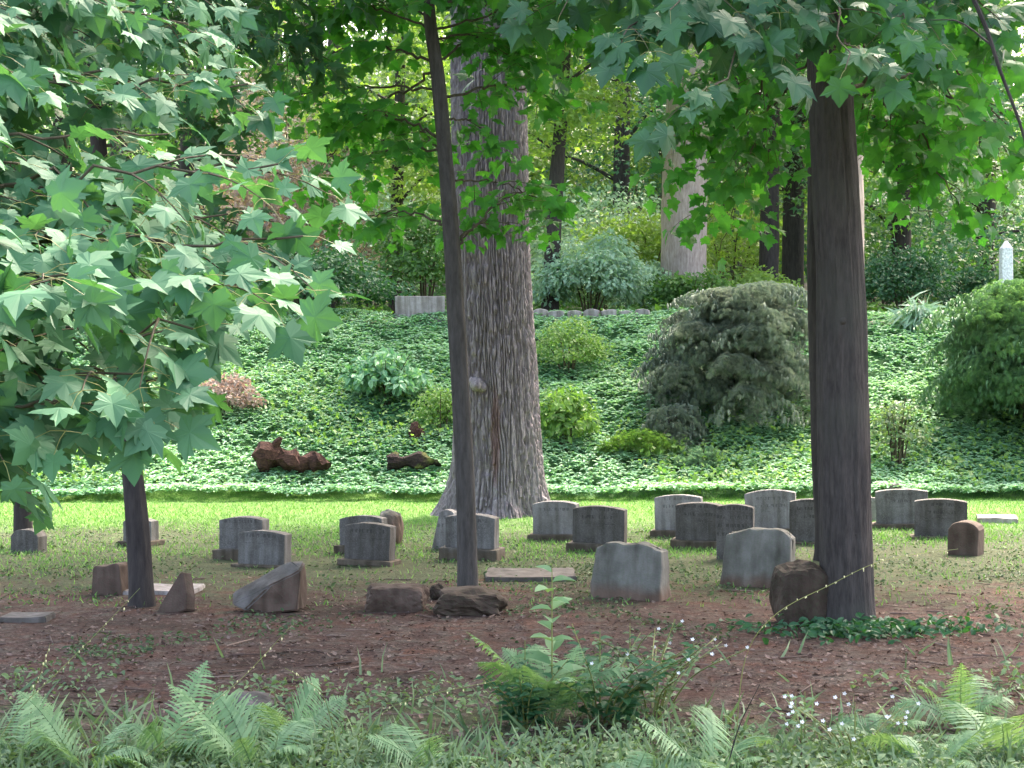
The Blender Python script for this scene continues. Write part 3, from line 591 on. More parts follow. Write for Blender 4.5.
def maple_limb(wood, stalk, leaves, ctrl, r0, ntw, tl, ls, face, tipb=(0, 0, -.5), t0=.25, tmpl=MAPLE, pet=.09, jit=.35, every=4, wr=.0035):
    c = curve(ctrl, 26)
    c[1:-1] += rng.normal(0, .008, (24, 3)) * np.linalg.norm(c[-1] - c[0])
    wood.tube(c, np.linspace(r0, .003, 26), 6)
    PO, TI, NO = [], [], []
    def leaf(node, out):
        out = nrm(out + rng.normal(0, .25, 3)); pl = pet * rng.uniform(.6, 1.3)
        e = node + out * pl + np.array([0, 0, -.15 * pl])
        stalk.tube([node, (node + e) / 2 + [0, 0, .1 * pl], e], [.0016 * ls / .13, .0013 * ls / .13, .0013 * ls / .13], 3, False)
        PO.append(e); TI.append(nrm(out * .7 + np.array(tipb) + rng.normal(0, jit, 3))); NO.append(nrm(np.array(face) + rng.normal(0, jit, 3)))
    for k in range(ntw):
        t = t0 + (1 - t0) * (k + rng.random() * .6) / ntw; i = min(24, int(t * 25)); p = c[i]; tg = nrm(c[i + 1] - c[i])
        s = nrm(np.cross(tg, [0, 0, 1])) * (1 if k % 2 else -1)
        dr = nrm(s * .8 + tg * .7 + rng.normal(0, .25, 3)); L_ = tl * (1.05 - .55 * t) * rng.uniform(.6, 1.3)
        q = np.linspace(0, 1, every + 1)[:, None]; tw = p + dr * q * L_ + np.array([0, 0, -.28]) * L_ * q * q
        wood.tube(tw, np.linspace(wr, wr * .4, every + 1), 4)
        for j in range(1, every + 1):
            td = nrm(tw[j] - tw[j - 1]); sd = nrm(np.cross(td, [0, 0, 1]))
            leaf(tw[j], sd + td * .3); leaf(tw[j], -sd + td * .3)
        leaf(tw[-1], nrm(tw[-1] - tw[-2]))
    leaf(c[-1], nrm(c[-1] - c[-2]))
    PO, TI, NO = map(np.array, (PO, TI, NO)); w_ = rng.integers(0, len(tmpl), len(PO)); sz = ls * rng.uniform(.55, 1.2, len(PO))
    for q in range(len(tmpl)):
        m_ = w_ == q
        if m_.any(): scat(leaves, tmpl[q], PO[m_], frames(TI[m_], NO[m_]), sz[m_])
def px_path(rows_, d, lean_d=0.0):
    """rows of (px, py, width px) at distance d -> trunk path, foot first"""
    out = []
    for k, (px, py, w) in enumerate(rows_):
        dd = d + lean_d * k; out.append((wx(px, dd), dd, wz(py, dd), w * dd / F / 2))
    return out

# big furrowed tree
d = 19.9; base = (wx(496, d), d, 0.0)
path = [(base[0], d, -.15, .60)] + px_path([(496, 500, 90), (497, 450, 85), (494, 350, 80), (491, 250, 76), (489, 120, 73), (488, 0, 68)], d) + [(base[0] - .2, d + .1, 10.5, .38), (base[0] - .3, d + .2, 15, .2)]
oak = thing('oak_tree', base, 'massive old tree with deeply furrowed grey bark rising from the sunlit lawn', 'tree')
V, Fq, pth = trunk_mesh(path, 560, 600, .05, 2.2, .5, .30, .28, 5, 3, ridges=(88, .06))
mesh_obj('trunk', V, Fq, M['bark_oak'], oak, base, smooth=True)
bur = MB(); kx, kz = wx(478, d), wz(384, d)
for dx_, dz_, rr_ in ((0, 0, .10), (.07, -.03, .08), (-.05, .04, .06)):
    t = np.linspace(0, 1, 8); bur.tube(np.stack([np.full(8, kx + dx_), d - .44 - t * .22 * (rr_ / .1), np.full(8, kz + dz_) - t * .03], -1), rr_ * np.sqrt(np.clip(1 - t ** 2, .02, 1)), 12)
bur.build('burl', M['bark_oak'], oak, base, smooth=True)
wood = MB(); lv = MB(); cen = []
for k in range(9):
    az = k * 2.4; zz = 8.6 + k * .75; e = np.array([base[0] + math.cos(az) * (6.0 - k * .3), d - 1.5 + math.sin(az) * 5.2, zz + 3.2])
    c = curve([(base[0] - .2, d + .1, zz), (base[0] + math.cos(az) * 2, d + math.sin(az) * 1.8, zz + 1.2), e], 14)
    wood.tube(c, np.linspace(.16, .03, 14), 8)
    for i in range(5, 14):
        for q in range(4): cen.append(c[i] + rng.normal(0, 1.1, 3) * [1, 1, .6])
wood.build('limb', M['bark_grey'], oak, base, smooth=True)
clumps(lv, cen, .9, 30, .26, TRI3, (0, 0, 1)); lv.build('crown', M['oak'], oak, base)  # unseen crown above the view, needed for the shade it casts on the foreground
small = plainmat('white tag', (.7, .7, .72))

def maple(name, label, foot, tpath, bark, leafmat_, limbs, group=None, segs=36, rows=140, flare=.06, amp=.012, roof=None, fu=6, **kw):
    o = thing(name, foot, label, 'tree', group)
    V, Fq, pth = trunk_mesh(tpath, segs, rows, amp, fu, 1.2, flare, .12, 4, int(abs(foot[0]) * 7) + 2)
    mesh_obj('trunk', V, Fq, M[bark], o, foot, smooth=True)
    lvs = {leafmat_: MB()}
    for l in limbs:
        lv = lvs.setdefault(l.get('mat', leafmat_), MB())
        w = MB(); st = MB(); maple_limb(w, st, lv, l['c'], l.get('r', .02), l.get('n', 10), l.get('tl', .6), l.get('ls', .14), l.get('face', (0, -.5, .8)), l.get('tip', (0, 0, -.5)), l.get('t0', .25), l.get('tmpl', MAPLE), l.get('pet', .09), l.get('jit', .35), l.get('every', 4))
        nf = sum(len(f_) for f_ in w.F)
        if st.n: w.add(np.vstack(st.V), np.vstack(st.F), .5)
        lo = w.build('limb', M['twig'], o, foot); lo.data.materials.append(M['stalk'])
        mi = np.zeros(len(lo.data.polygons), np.int32); mi[nf:] = 1; lo.data.polygons.foreach_set('material_index', mi)
    if roof:
        cens, rad, per, size = roof; clumps(lvs[leafmat_], cens, rad, per, size, MAPLE_R, (0, 0, 1))  # overhead leaf clumps, mostly unseen, packed thickly to darken the near ground
    for k_, lv in lvs.items():
        if lv.n: lv.build('crown' if k_ == leafmat_ else 'leafy_spray', M[k_], o, foot)
    return o

# 1. near maple at left: trunk stands just outside the picture, boughs reach in
foot = (-2.5, 3.7, 0.0); S = lambda z: np.array([-2.45, 3.7, z])
L1 = []
for (px, py, dd, zs, n, ls) in [(215, 400, 3.9, 1.5, 12, .11), (160, 60, 5.0, 2.5, 12, .11), (80, 130, 4.6, 2.3, 12, .11), (120, 220, 4.4, 2.0, 12, .11), (320, 190, 3.9, 1.75, 13, .10), (345, 262, 3.7, 1.7, 13, .10), (290, 310, 3.5, 1.6, 14, .105), (235, 355, 3.4, 1.5, 14, .11), (175, 400, 3.3, 1.4, 14, .11), (110, 430, 3.2, 1.35, 11, .11),
                               (290, 110, 4.6, 2.2, 13, .10), (230, 50, 4.8, 2.5, 13, .10), (120, 15, 4.6, 2.6, 13, .10), (210, 160, 4.2, 1.9, 13, .10), (110, 300, 3.2, 1.5, 14, .11),
                               (180, 255, 3.7, 1.6, 14, .105), (60, 190, 3.8, 2.0, 13, .11), (130, 110, 4.3, 2.2, 13, .10), (40, 80, 4.1, 2.3, 13, .11), (35, 330, 3.2, 1.4, 11, .11), (270, 240, 4.3, 1.8, 12, .10),
                               (60, 25, 4.8, 2.7, 13, .10), (20, 250, 3.4, 1.6, 12, .11), (200, 215, 5.0, 2.0, 12, .10), (260, 20, 5.4, 2.8, 12, .10), (20, 130, 5.0, 2.4, 13, .10), (20, 440, 3.3, 1.35, 9, .11)]:
    e = P(px - 42, py - 26, dd); s = S(zs); m_ = (s + e) / 2 + np.array([0, rng.normal(0, .12), .12])
    L1.append(dict(c=[s, m_, e], r=.010, n=n - 2, tl=.42, ls=ls * .8, face=(.25, -.45, .9), tip=(.45, -.15, -.45), t0=.4, pet=.075, jit=.5))
maple('maple_tree', 'near maple whose broad pale green leaves fill the left of the view', foot,
      [(-2.5, 3.7, -.1, .11), (-2.48, 3.7, 1, .10), (-2.45, 3.7, 2.5, .085), (-2.4, 3.75, 5, .05)], 'bark_grey', 'maple_near', L1)

# 2. slim centre tree
d = gd(592) + .08; foot = (wx(468, d), d, 0.0)
tp = [(foot[0], d, -.1, .1)] + px_path([(468, 590, 21), (466, 500, 19), (461, 400, 18), (454, 280, 17), (447, 180, 15), (438, 80, 14), (428, 0, 12)], d) + [(wx(420, d), d, 6.2, .04), (wx(415, d), d, 8, .02)]
tp = [tuple(v) for v in tp]
def tz(py): return wz(py, d)
L2 = []
for (sy, ex, ey, ed, r, n) in [(60, 545, 30, 13.6, .012, 8), (100, 560, 100, 13.2, .014, 8), (140, 340, 120, 13.2, .014, 9), (60, 310, 60, 13.5, .014, 9), (225, 350, 225, 13.4, .012, 8), (250, 545, 185, 13.0, .014, 6),
                               (20, 360, 10, 12.8, .012, 10), (160, 400, 130, 13.6, .01, 7), (30, 600, 25, 12.6, .012, 9), (120, 500, 150, 12.9, .01, 5), (90, 250, 110, 13.6, .012, 9), (0, 560, -30, 12.8, .012, 9), (250, 510, 225, 12.9, .008, 4),
                               (10, 450, -10, 11.6, .01, 6), (40, 510, 60, 12.8, .012, 8), (180, 560, 215, 13.0, .01, 5), (0, 620, 50, 12.9, .012, 10), (30, 300, 10, 12.9, .012, 10), (150, 330, 180, 13.8, .012, 9), (70, 300, 190, 13.9, .012, 8)]:
    k_ = (592 - sy) / 592; sx_ = np.interp(sy, [0, 80, 180, 280, 400, 500, 590], [428, 438, 447, 454, 461, 466, 468]); s = np.array([wx(sx_, d), d, tz(sy)])
    e = P(ex, ey, ed); L2.append(dict(c=[s, (s + e) / 2 + [0, 0, .12], e], r=r, n=n, tl=.6, ls=.125, face=(0, -.35, .9), tip=(0, -.1, -.35), t0=.25, pet=.08, jit=.4, tmpl=MAPLE_R))
cens = np.stack([rng.uniform(-3.2, 1.8, 90), rng.uniform(9.5, 14, 90), rng.uniform(5.9, 7.8, 90)], -1)
maple('young_maple', 'slim leaning young tree standing in front of the massive trunk', foot, tp, 'bark_grey', 'maple_mid', L2, 'slender woodland maples', flare=.02, amp=.008, roof=(cens, .6, 34, .17))

# 3. thick right tree
d = 10.4; foot = (wx(848, d), d, 0.0)
tp = [(foot[0], d, -.15, .2)] + px_path([(848, 612, 52), (846, 550, 51), (843, 420, 50), (841, 300, 47), (836, 200, 45), (831, 100, 43), (827, 0, 40)], d) + [(wx(822, d), d, 6.5, .11), (wx(818, d), d, 9, .05)]
L3 = []
for (sy, ex, ey, ed, r, n, ls, m_) in [(-70, 845, 70, 7.4, .02, 9, .15, 0), (-80, 715, 85, 7.2, .02, 10, .15, 0), (-60, 620, 50, 7.4, .02, 11, .15, 0), (-90, 560, 15, 7.6, .018, 10, .15, 0), (-80, 670, 10, 7.4, .018, 10, .15, 0),
                                     (-60, 905, 25, 8.2, .02, 10, .14, 0), (-20, 960, 110, 9.2, .02, 11, .13, 1), (0, 1010, 60, 9.6, .02, 11, .13, 1), (-40, 940, 10, 9.4, .018, 11, .13, 1), (60, 960, 210, 11, .02, 11, .13, 1), (20, 900, 160, 11.2, .018, 10, .13, 1),
                                     (-50, 765, 30, 8.6, .018, 10, .14, 0), (40, 740, 190, 11.3, .016, 10, .13, 1), (10, 690, 130, 11.5, .018, 10, .13, 1), (-90, 790, -20, 7.6, .016, 9, .14, 0), (90, 1010, 150, 11.5, .02, 11, .13, 1), (20, 1040, 170, 12, .018, 9, .13, 1), (30, 750, 110, 12.0, .014, 9, .13, 1), (20, 690, 230, 12.2, .014, 9, .12, 1), (-20, 650, 170, 11.8, .014, 10, .12, 1), (60, 910, 110, 12.5, .014, 11, .12, 1), (100, 960, 160, 12.8, .014, 11, .12, 1), (80, 930, 230, 13, .014, 10, .12, 1), (40, 720, 250, 12.4, .012, 6, .12, 1), (-40, 1000, 20, 8.8, .016, 10, .14, 0)]:
    s = np.array([wx(829, d), d, wz(sy, d)]); e = P(ex, ey, ed)
    L3.append(dict(c=[s, (s + e) / 2 + [0, 0, .3], e], r=r, n=n, tl=.6, ls=ls, face=(.05, -.6, .85), tip=(0, -.1, -.7) if not m_ else (0, -.1, -.4), t0=.35, pet=.09, jit=.4, mat='maple_mid' if m_ else 'maple_dark', tmpl=MAPLE_R if m_ else MAPLE))
cens = np.stack([rng.uniform(-1, 6.5, 150), rng.uniform(7.5, 15.5, 150), rng.uniform(5.0, 8.5, 150)], -1)
maple('maple_tree', 'thick dark-barked tree in the right foreground with ivy round its foot', foot, tp, 'bark_dark', 'maple_dark', L3, None, segs=90, flare=.035, amp=.022, fu=9, roof=(cens, .6, 34, .17))

kd = 10.4; kp = [o for o in bpy.data.objects if o.get('label', '').startswith('thick dark-barked')][0]
for (px, py, rr_) in [(838, 322, .035), (858, 452, .03), (850, 532, .028)]:
    kt = MB(); t = np.linspace(0, 1, 7); c0 = np.array([wx(px, kd), kd - .135, wz(py, kd)]); c0[1] = kd - math.sqrt(max(.0004, .172 ** 2 - (c0[0] - wx(842, kd)) ** 2)) + .035
    kt.tube(np.stack([np.full(7, c0[0]), c0[1] - t * .04, np.full(7, c0[2])], -1), rr_ * np.sqrt(np.clip(1.02 - t ** 2, .02, 1)) * (1 + .15 * np.sin(t * 9)), 10)
    kt.build('knot', M['bark_dark'], kp, tuple(kp.location), smooth=True)
# 4. twin stem behind it, 5. pale rear tree
d = 14.3; foot = (wx(818, d), d, 0.0)
maple('young_maple', 'dark narrow trunk close behind the left side of the thick right tree', foot, [(foot[0], d, -.1, .13)] + px_path([(827, 556, 24), (823, 450, 23), (819, 300, 22), (818, 150, 20), (820, 0, 18)], d) + [(wx(820, d), d, 8.5, .05)], 'bark_black', 'maple_mid', [], 'slender woodland maples', flare=.03,
      roof=(np.stack([rng.uniform(0, 8, 110), rng.uniform(12.5, 17, 110), rng.uniform(6.2, 9, 110)], -1), .65, 22, .16))
d = 21.2; foot = (wx(845, d), d, 0.0)
maple('tall_tree', 'pale grey trunk with spreading roots hidden behind the thick right tree', foot, [(foot[0], d, -.15, .42)] + px_path([(843, 480, 50), (841, 350, 48), (840, 200, 46), (838, 0, 44)], d) + [(wx(834, d), d, 10, .25), (wx(832, d), d, 14, .1)], 'bark_pale', 'oak', [], None, flare=.22, amp=.05, fu=9,
      roof=(np.stack([rng.uniform(1, 9, 90), rng.uniform(17, 23, 90), rng.uniform(9.5, 14, 90)], -1), .9, 22, .25))
# 6. leaning left tree, 7. far left slim tree
d = gd(607) + .08; foot = (wx(142, d), d, 0.0)
L6 = []
for (sx_, sy, ex, ey, ed) in [(95, 60, 20, 30, 9.5), (95, 60, 190, 30, 10), (92, 10, 250, 20, 11), (100, 150, 220, 120, 11.5), (90, 20, 330, 60, 12), (105, 200, 20, 190, 10.5), (110, 240, 260, 230, 12.5), (90, 0, 340, -10, 11.5)]:
    s = P(sx_, sy, d); e = P(ex, ey, ed); L6.append(dict(c=[s, (s + e) / 2 + [0, 0, .15], e], r=.014, n=11, tl=.7, ls=.14, face=(0, -.4, .9), t0=.2, jit=.4, tmpl=MAPLE_S))
maple('young_maple', 'slim dark tree at left leaning left, rising out of bare soil', foot, [(foot[0], d, -.1, .1)] + px_path([(142, 600, 24), (137, 520, 22), (128, 430, 19), (118, 340, 17), (105, 210, 15), (95, 110, 15), (88, 40, 14), (84, -10, 13)], d) + [(wx(75, d), d, 6.5, .03)],
      'bark_black', 'maple_dark', L6, 'slender woodland maples', flare=.03, roof=(np.stack([rng.uniform(-6.5, -1, 120), rng.uniform(8.5, 14.5, 120), rng.uniform(5, 8, 120)], -1), .6, 22, .16))
d = gd(550) + .3; foot = (wx(23, d), d, 0.0)
maple('young_maple', 'slim dark tree at the left edge, behind the small round-shouldered stone', foot, [(foot[0], d, -.1, .1)] + px_path([(23, 545, 18), (22, 470, 17), (18, 380, 15), (12, 200, 13), (8, 0, 11)], d) + [(wx(5, d), d, 8, .03)],
      'bark_black', 'maple_dark', [], 'slender woodland maples', flare=.03, roof=(np.stack([rng.uniform(-10, -3, 110), rng.uniform(13, 17.5, 110), rng.uniform(4.6, 8.5, 110)], -1), .65, 24, .16))

# ------------------------------------------------------------------ background woods
def wood_tree(px, d, w, h, crown, mat, label, bark='bark_black', leafs=6000, size=.17, rows_=None, name='woodland_tree', lean=0.0, group='trees on the wooded hillside'):
    x0 = wx(px, d); g = th(x0, d); foot = (x0, d, g); o = thing(name, foot, label, 'tree', group)
    r = w * d / F / 2
    V, Fq, p = trunk_mesh([(x0, d, g - .2, r * 1.15), (x0 + lean * .3, d, g + h * .3, r), (x0 + lean * .7, d, g + h * .6, r * .75), (x0 + lean, d, g + h, r * .25)], 20, 50, r * .12, 5, 1.0, r * .5, .3, 4, int(px) % 13)
    mesh_obj('trunk', V, Fq, M[bark], o, foot, smooth=True)
    cz0, cz1, rx = crown; lv = MB(); wd = MB(); cen = []
    nb = 12
    for k in range(nb):
        zz = g + cz0 + (cz1 - cz0) * (k + .3) / nb; az = k * 2.4 + px; i = min(49, max(0, int((zz - g) / h * 49))); s = p[i, :3]
        rr = rx * (1 - .35 * abs(2 * k / nb - .8)); e = s + np.array([math.cos(az) * rr, math.sin(az) * rr * .8, rx * .18])
        c = curve([s, (s + e) / 2 + [0, 0, rx * .12], e], 9); wd.tube(c, np.linspace(r * .3, .015, 9), 5)
        for q in range(3, 9):
            for _ in range(2): cen.append(c[q] + rng.normal(0, rx * .15, 3) * [1, 1, .8])
    wd.build('limb', M[bark], o, foot)
    per = max(8, leafs // len(cen)); clumps(lv, cen, rx * .3, per, size, TRI3 if d < 50 else RHOMB, (0, -.35, .85), flat=.6)
    lv.build('crown', M[mat], o, foot); return o
TR = [  # px, d, width px, height, (crown from, to, radius), leaf, label, bark
    (-60, 33, 22, 13, (1.5, 12, 3.4), 'wood3', 'blue-green tree beyond the left edge of the bank', 'bark_black'),
    (60, 37, 20, 14, (1.5, 13, 3.8), 'wood1', 'green tree behind the left maple leaves', 'bark_black'),
    (190, 42, 24, 15, (2, 15, 4.0), 'wood1', 'tall green tree behind the upper left leaves', 'bark_black'),
    (330, 44, 16, 15, (4, 15, 4.0), 'wood1', 'green tree left of the massive trunk above the russet bush', 'bark_grey'),
    (395, 36, 12, 11, (3.0, 11, 2.8), 'wood2', 'yellow-green sunlit tree left of the massive trunk', 'bark_black'),
    (549, 33, 15, 9.5, (4.0, 9.5, 2.6), 'wood2', 'forked dark tree right of the massive trunk with yellow-green leaves', 'bark_black'),
    (620, 46, 16, 15, (1.5, 15, 4.2), 'wood3', 'shady blue-green tree between the massive and the pale trunks', 'bark_black'),
    (683, 35, 42, 15, (6.0, 14, 3.8), 'wood1', 'broad pale pinkish trunk standing above the lace-leaf shrub', 'bark_pale'),
    (768, 37, 18, 13, (3.6, 13, 3.6), 'wood3', 'dark trunk left of the pair above the lace-leaf shrub', 'bark_black'),
    (792, 39, 20, 14, (3.6, 14, 3.4), 'wood1', 'dark trunk right of the pair above the lace-leaf shrub', 'bark_black'),
    (900, 38, 18, 13, (1.2, 13, 3.8), 'wood1', 'leafy green tree behind the right side of the thick trunk', 'bark_black'),
    (985, 44, 18, 14, (1.2, 14, 4.0), 'wood1', 'leafy green tree rising behind the white post', 'bark_black'),
    (1090, 36, 22, 13, (1.5, 13, 3.8), 'wood3', 'blue-green tree beyond the right edge of the picture', 'bark_black'),
    (470, 52, 20, 17, (2, 17, 4.8), 'wood2', 'tall yellow-green tree behind the massive trunk', 'bark_grey'),
    (730, 50, 18, 17, (1.5, 17, 5.0), 'wood2', 'yellow-green tree seen between pale trunk and thick tree', 'bark_grey'),
    (120, 56, 20, 18, (1, 18, 5.2), 'wood2', 'farthest yellow-green tree at upper left', 'bark_grey'),
    (850, 54, 20, 18, (1, 18, 5.4), 'wood2', 'farthest yellow-green tree behind the thick trunk', 'bark_grey'),
    (270, 58, 20, 19, (2, 19, 5.4), 'wood1', 'farthest mid-green tree above the russet bush', 'bark_grey'),
    (560, 60, 20, 20, (1, 20, 5.8), 'wood1', 'farthest mid-green tree right of the massive trunk', 'bark_grey'),
    (1000, 60, 20, 20, (1, 20, 5.8), 'wood2', 'farthest yellow-green tree at upper right', 'bark_grey'),
    (400, 68, 20, 22, (1, 22, 6.5), 'wood3', 'farthest blue-green tree left of the massive trunk', 'bark_grey'),
    (660, 66, 20, 22, (1, 22, 6.5), 'wood1', 'farthest mid-green tree right of centre', 'bark_grey'),
    (780, 70, 20, 22, (1, 22, 6.5), 'wood3', 'farthest blue-green tree behind the pair of dark trunks', 'bark_grey'),
    (930, 72, 20, 22, (1, 22, 6.5), 'wood1', 'farthest mid-green tree right of the thick trunk', 'bark_grey'),
    (180, 74, 20, 22, (1, 22, 6.5), 'wood3', 'farthest blue-green tree behind the left maple', 'bark_grey'),
    (500, 80, 20, 24, (1, 24, 7), 'wood2', 'farthest yellow-green tree hidden behind the massive trunk', 'bark_grey'),
]
for (px, d, w, h, cr, mt, lb, bk) in TR:
    wood_tree(px, d, w, h, cr, mt, lb, bk, leafs=8500 if d < 50 else 8000, size=.15 * (1.15 if d < 50 else 2.2), lean=.5 if px == 549 else .2)

# ------------------------------------------------------------------ shrubs
def shrub(name, px, py, d, w, h, mat, label, n=2500, size=.09, tmpl=OVATE, cat='shrub', stems=7, group=None, depth=None, flat=.45, cl=None, z=None):
    """px,py: picture place of its foot; w,h in metres"""
    x0 = wx(px, d); g = th(x0, d) if z is None else z; foot = (x0, d, g); o = thing(name, foot, label, cat, group); st = MB(); lv = MB(); cen = []
    dp = depth or w * .8
    for k in range(stems):
        az = k * 2.4; rr = rng.uniform(.3, .8); e = np.array([x0 + math.cos(az) * w / 2 * rr, d + math.sin(az) * dp / 2 * rr, g + h * rng.uniform(.6, .9)])
        c = curve([(x0 + math.cos(az) * .06, d + math.sin(az) * .06, g - .05), ((x0 + e[0]) / 2, (d + e[1]) / 2, g + h * .45), e], 7); st.tube(c, np.linspace(.012 + .006 * h, .005, 7), 5)
    k = cl or 46
    v = nrm(rng.normal(0, 1, (k, 3))); v[:, 2] = np.abs(v[:, 2]) * 1.1 - .15; v *= rng.uniform(.55, 1, (k, 1))
    cen = np.array([x0, d, g + h * .38]) + v * [w / 2 * .85, dp / 2 * .85, h * .55]
    clumps(lv, cen, min(w, h) * .24, max(4, n // k), size, tmpl, (0, -.5, .8), flat=.6)
    st.build('stems', M['twig'], o, foot); lv.build('foliage', M[mat], o, foot); return o
SH = 'shrubs on the bank and above it'
shrub('shrub', 568, 400, 27.3, 1.7, 1.15, 'shrub', 'yellow-green mounded shrub right of the massive trunk', 2600, .07, RHOMB, group=SH)
shrub('rhododendron', 565, 460, 24.6, 1.05, 1.15, 'shrub', 'broad-leaved green shrub tight against the right of the massive trunk', 900, .13, OVATE, group=SH, stems=9)
shrub('shrub', 440, 440, 25, .9, .95, 'shrub', 'loose light green shrub tucked behind the left side of the massive trunk', 1300, .07, RHOMB, group=SH)
shrub('shrub', 385, 430, 26, 1.6, .95, 'ivy', 'broad pale-green leafy clump on the bank left of the massive trunk', 1300, .15, OVATE, group=SH)
shrub('shrub', 590, 318, 33, 2.7, 2.1, 'hyd', 'tall pale blue-green shrub on the bank top behind the stone edging', 6000, .12, OVATE, group=SH)
shrub('shrub', 655, 300, 35, 1.8, 1.5, 'hyd', 'smaller pale green shrub beside the pale pinkish trunk', 2600, .12, OVATE, group=SH)
shrub('shrub', 640, 250, 38, 4.5, 3.2, 'wood2', 'wide bright yellow-green bush in front of the pale pinkish trunk', 8000, .12, RHOMB, group=SH)
shrub('shrub', 905, 300, 34, 2.6, 2.0, 'maple_dark', 'dark evergreen shrub right of the thick trunk on the bank top', 5000, .10, RHOMB, group=SH)
shrub('shrub', 975, 300, 36, 2.2, 1.5, 'maple_dark', 'low dark evergreen shrub below the white post', 3500, .10, RHOMB, group=SH)
shrub('shrub', 898, 480, 24.0, 1.0, 1.35, 'weed', 'sparse shrub with bare brown stems right of the thick trunk', 700, .09, RHOMB, group=SH, stems=12, cl=60)
shrub('shrub', 310, 320, 31, 4.2, 1.9, 'maple_dark', 'wide dark shrub along the bank top at left', 8000, .11, RHOMB, group=SH)
shrub('shrub', 180, 320, 31, 3.8, 2.4, 'wood1', 'green shrub on the bank top behind the left maple leaves', 6000, .11, RHOMB, group=SH)
shrub('shrub', 50, 330, 30, 3.6, 2.0, 'wood3', 'blue-green shrub on the bank top at the far left', 6000, .11, RHOMB, group=SH)
shrub('russet_bush', 290, 200, 34.5, 4.2, 4.8, 'russet', 'tall airy russet-brown bush behind the left maple leaves', 7000, .12, TRI3, group=SH)
shrub('shrub', 425, 240, 33, 2.6, 2.8, 'wood1', 'rounded green bush on the bank top touching the massive trunk at left', 4500, .11, RHOMB, group=SH)
shrub('flowering_shrub', 225, 450, 25.3, 1.25, .95, 'pink', 'pinkish flowering shrub on the bank seen below the left maple leaves', 1100, .09, RHOMB, group=SH)
shrub('shrub', 640, 465, 24.3, 1.5, .6, 'shrub', 'low feathery yellow-green patch on the bank right of the massive trunk', 1500, .08, LACE, group=SH)
shrub('shrub', 700, 475, 24.0, 1.0, .4, 'hyd', 'second low feathery patch nearer the lace-leaf shrub', 1000, .08, LACE, group=SH)
shrub('hosta', 918, 338, 29.6, .85, .75, 'hyd', 'spiky pale blue-green clump at the top of the bank right of the thick trunk', 420, .34, BLADE[0:1] and (BLADE[0] * [1.6, 1, 1], BLADE[1]), group=SH, stems=3)
shrub('shrub', 1035, 300, 33, 2.4, 1.6, 'wood1', 'green bush on the bank top at the right edge', 3500, .11, RHOMB, group=SH)
shrub('shrub', 690, 300, 32.5, 2.2, 1.15, 'wood1', 'low mid-green bush at the foot of the pale pinkish trunk', 3000, .11, RHOMB, group=SH)
shrub('shrub', 760, 290, 34, 2.4, 1.3, 'wood2', 'light green bush behind the lace-leaf shrub', 3500, .11, RHOMB, group=SH)

for (px, d, w_, h_, mt, lb) in [(600, 41, 5.5, 4.2, 'hyd', 'tall pale bush between the massive and the pale trunks'), (730, 43, 6, 4.6, 'wood2', 'tall yellow-green bush behind the pair of dark trunks'), (880, 42, 5.5, 4.4, 'wood3', 'tall blue-green bush behind the right of the thick trunk'),
        (960, 46, 6.5, 5.5, 'hyd', 'tall pale bush behind the white post'), (370, 42, 5.5, 4.6, 'hyd', 'tall pale bush left of the massive trunk'), (510, 48, 7, 6.5, 'wood2', 'very tall yellow-green bush behind the massive trunk'), (650, 54, 9, 8.5, 'wood3', 'far high blue-green thicket above the pale trunk'),
        (410, 55, 8, 9, 'hyd', 'far high pale thicket left of the massive trunk'), (800, 56, 9, 9, 'hyd', 'far high pale thicket behind the thick trunk'), (940, 60, 9, 10, 'wood2', 'far high yellow-green thicket at the right'), (290, 50, 7, 9, 'pinkish', 'far pinkish pale thicket at upper left')]:
    shrub('thicket', px, 0, d, w_, h_, mt, lb, int(2600 + 500 * w_), .13 + .003 * (d - 36), RHOMB, group='thickets on the hillside', cl=80)  # the pale leaf colours put a haze-like brightness into the background
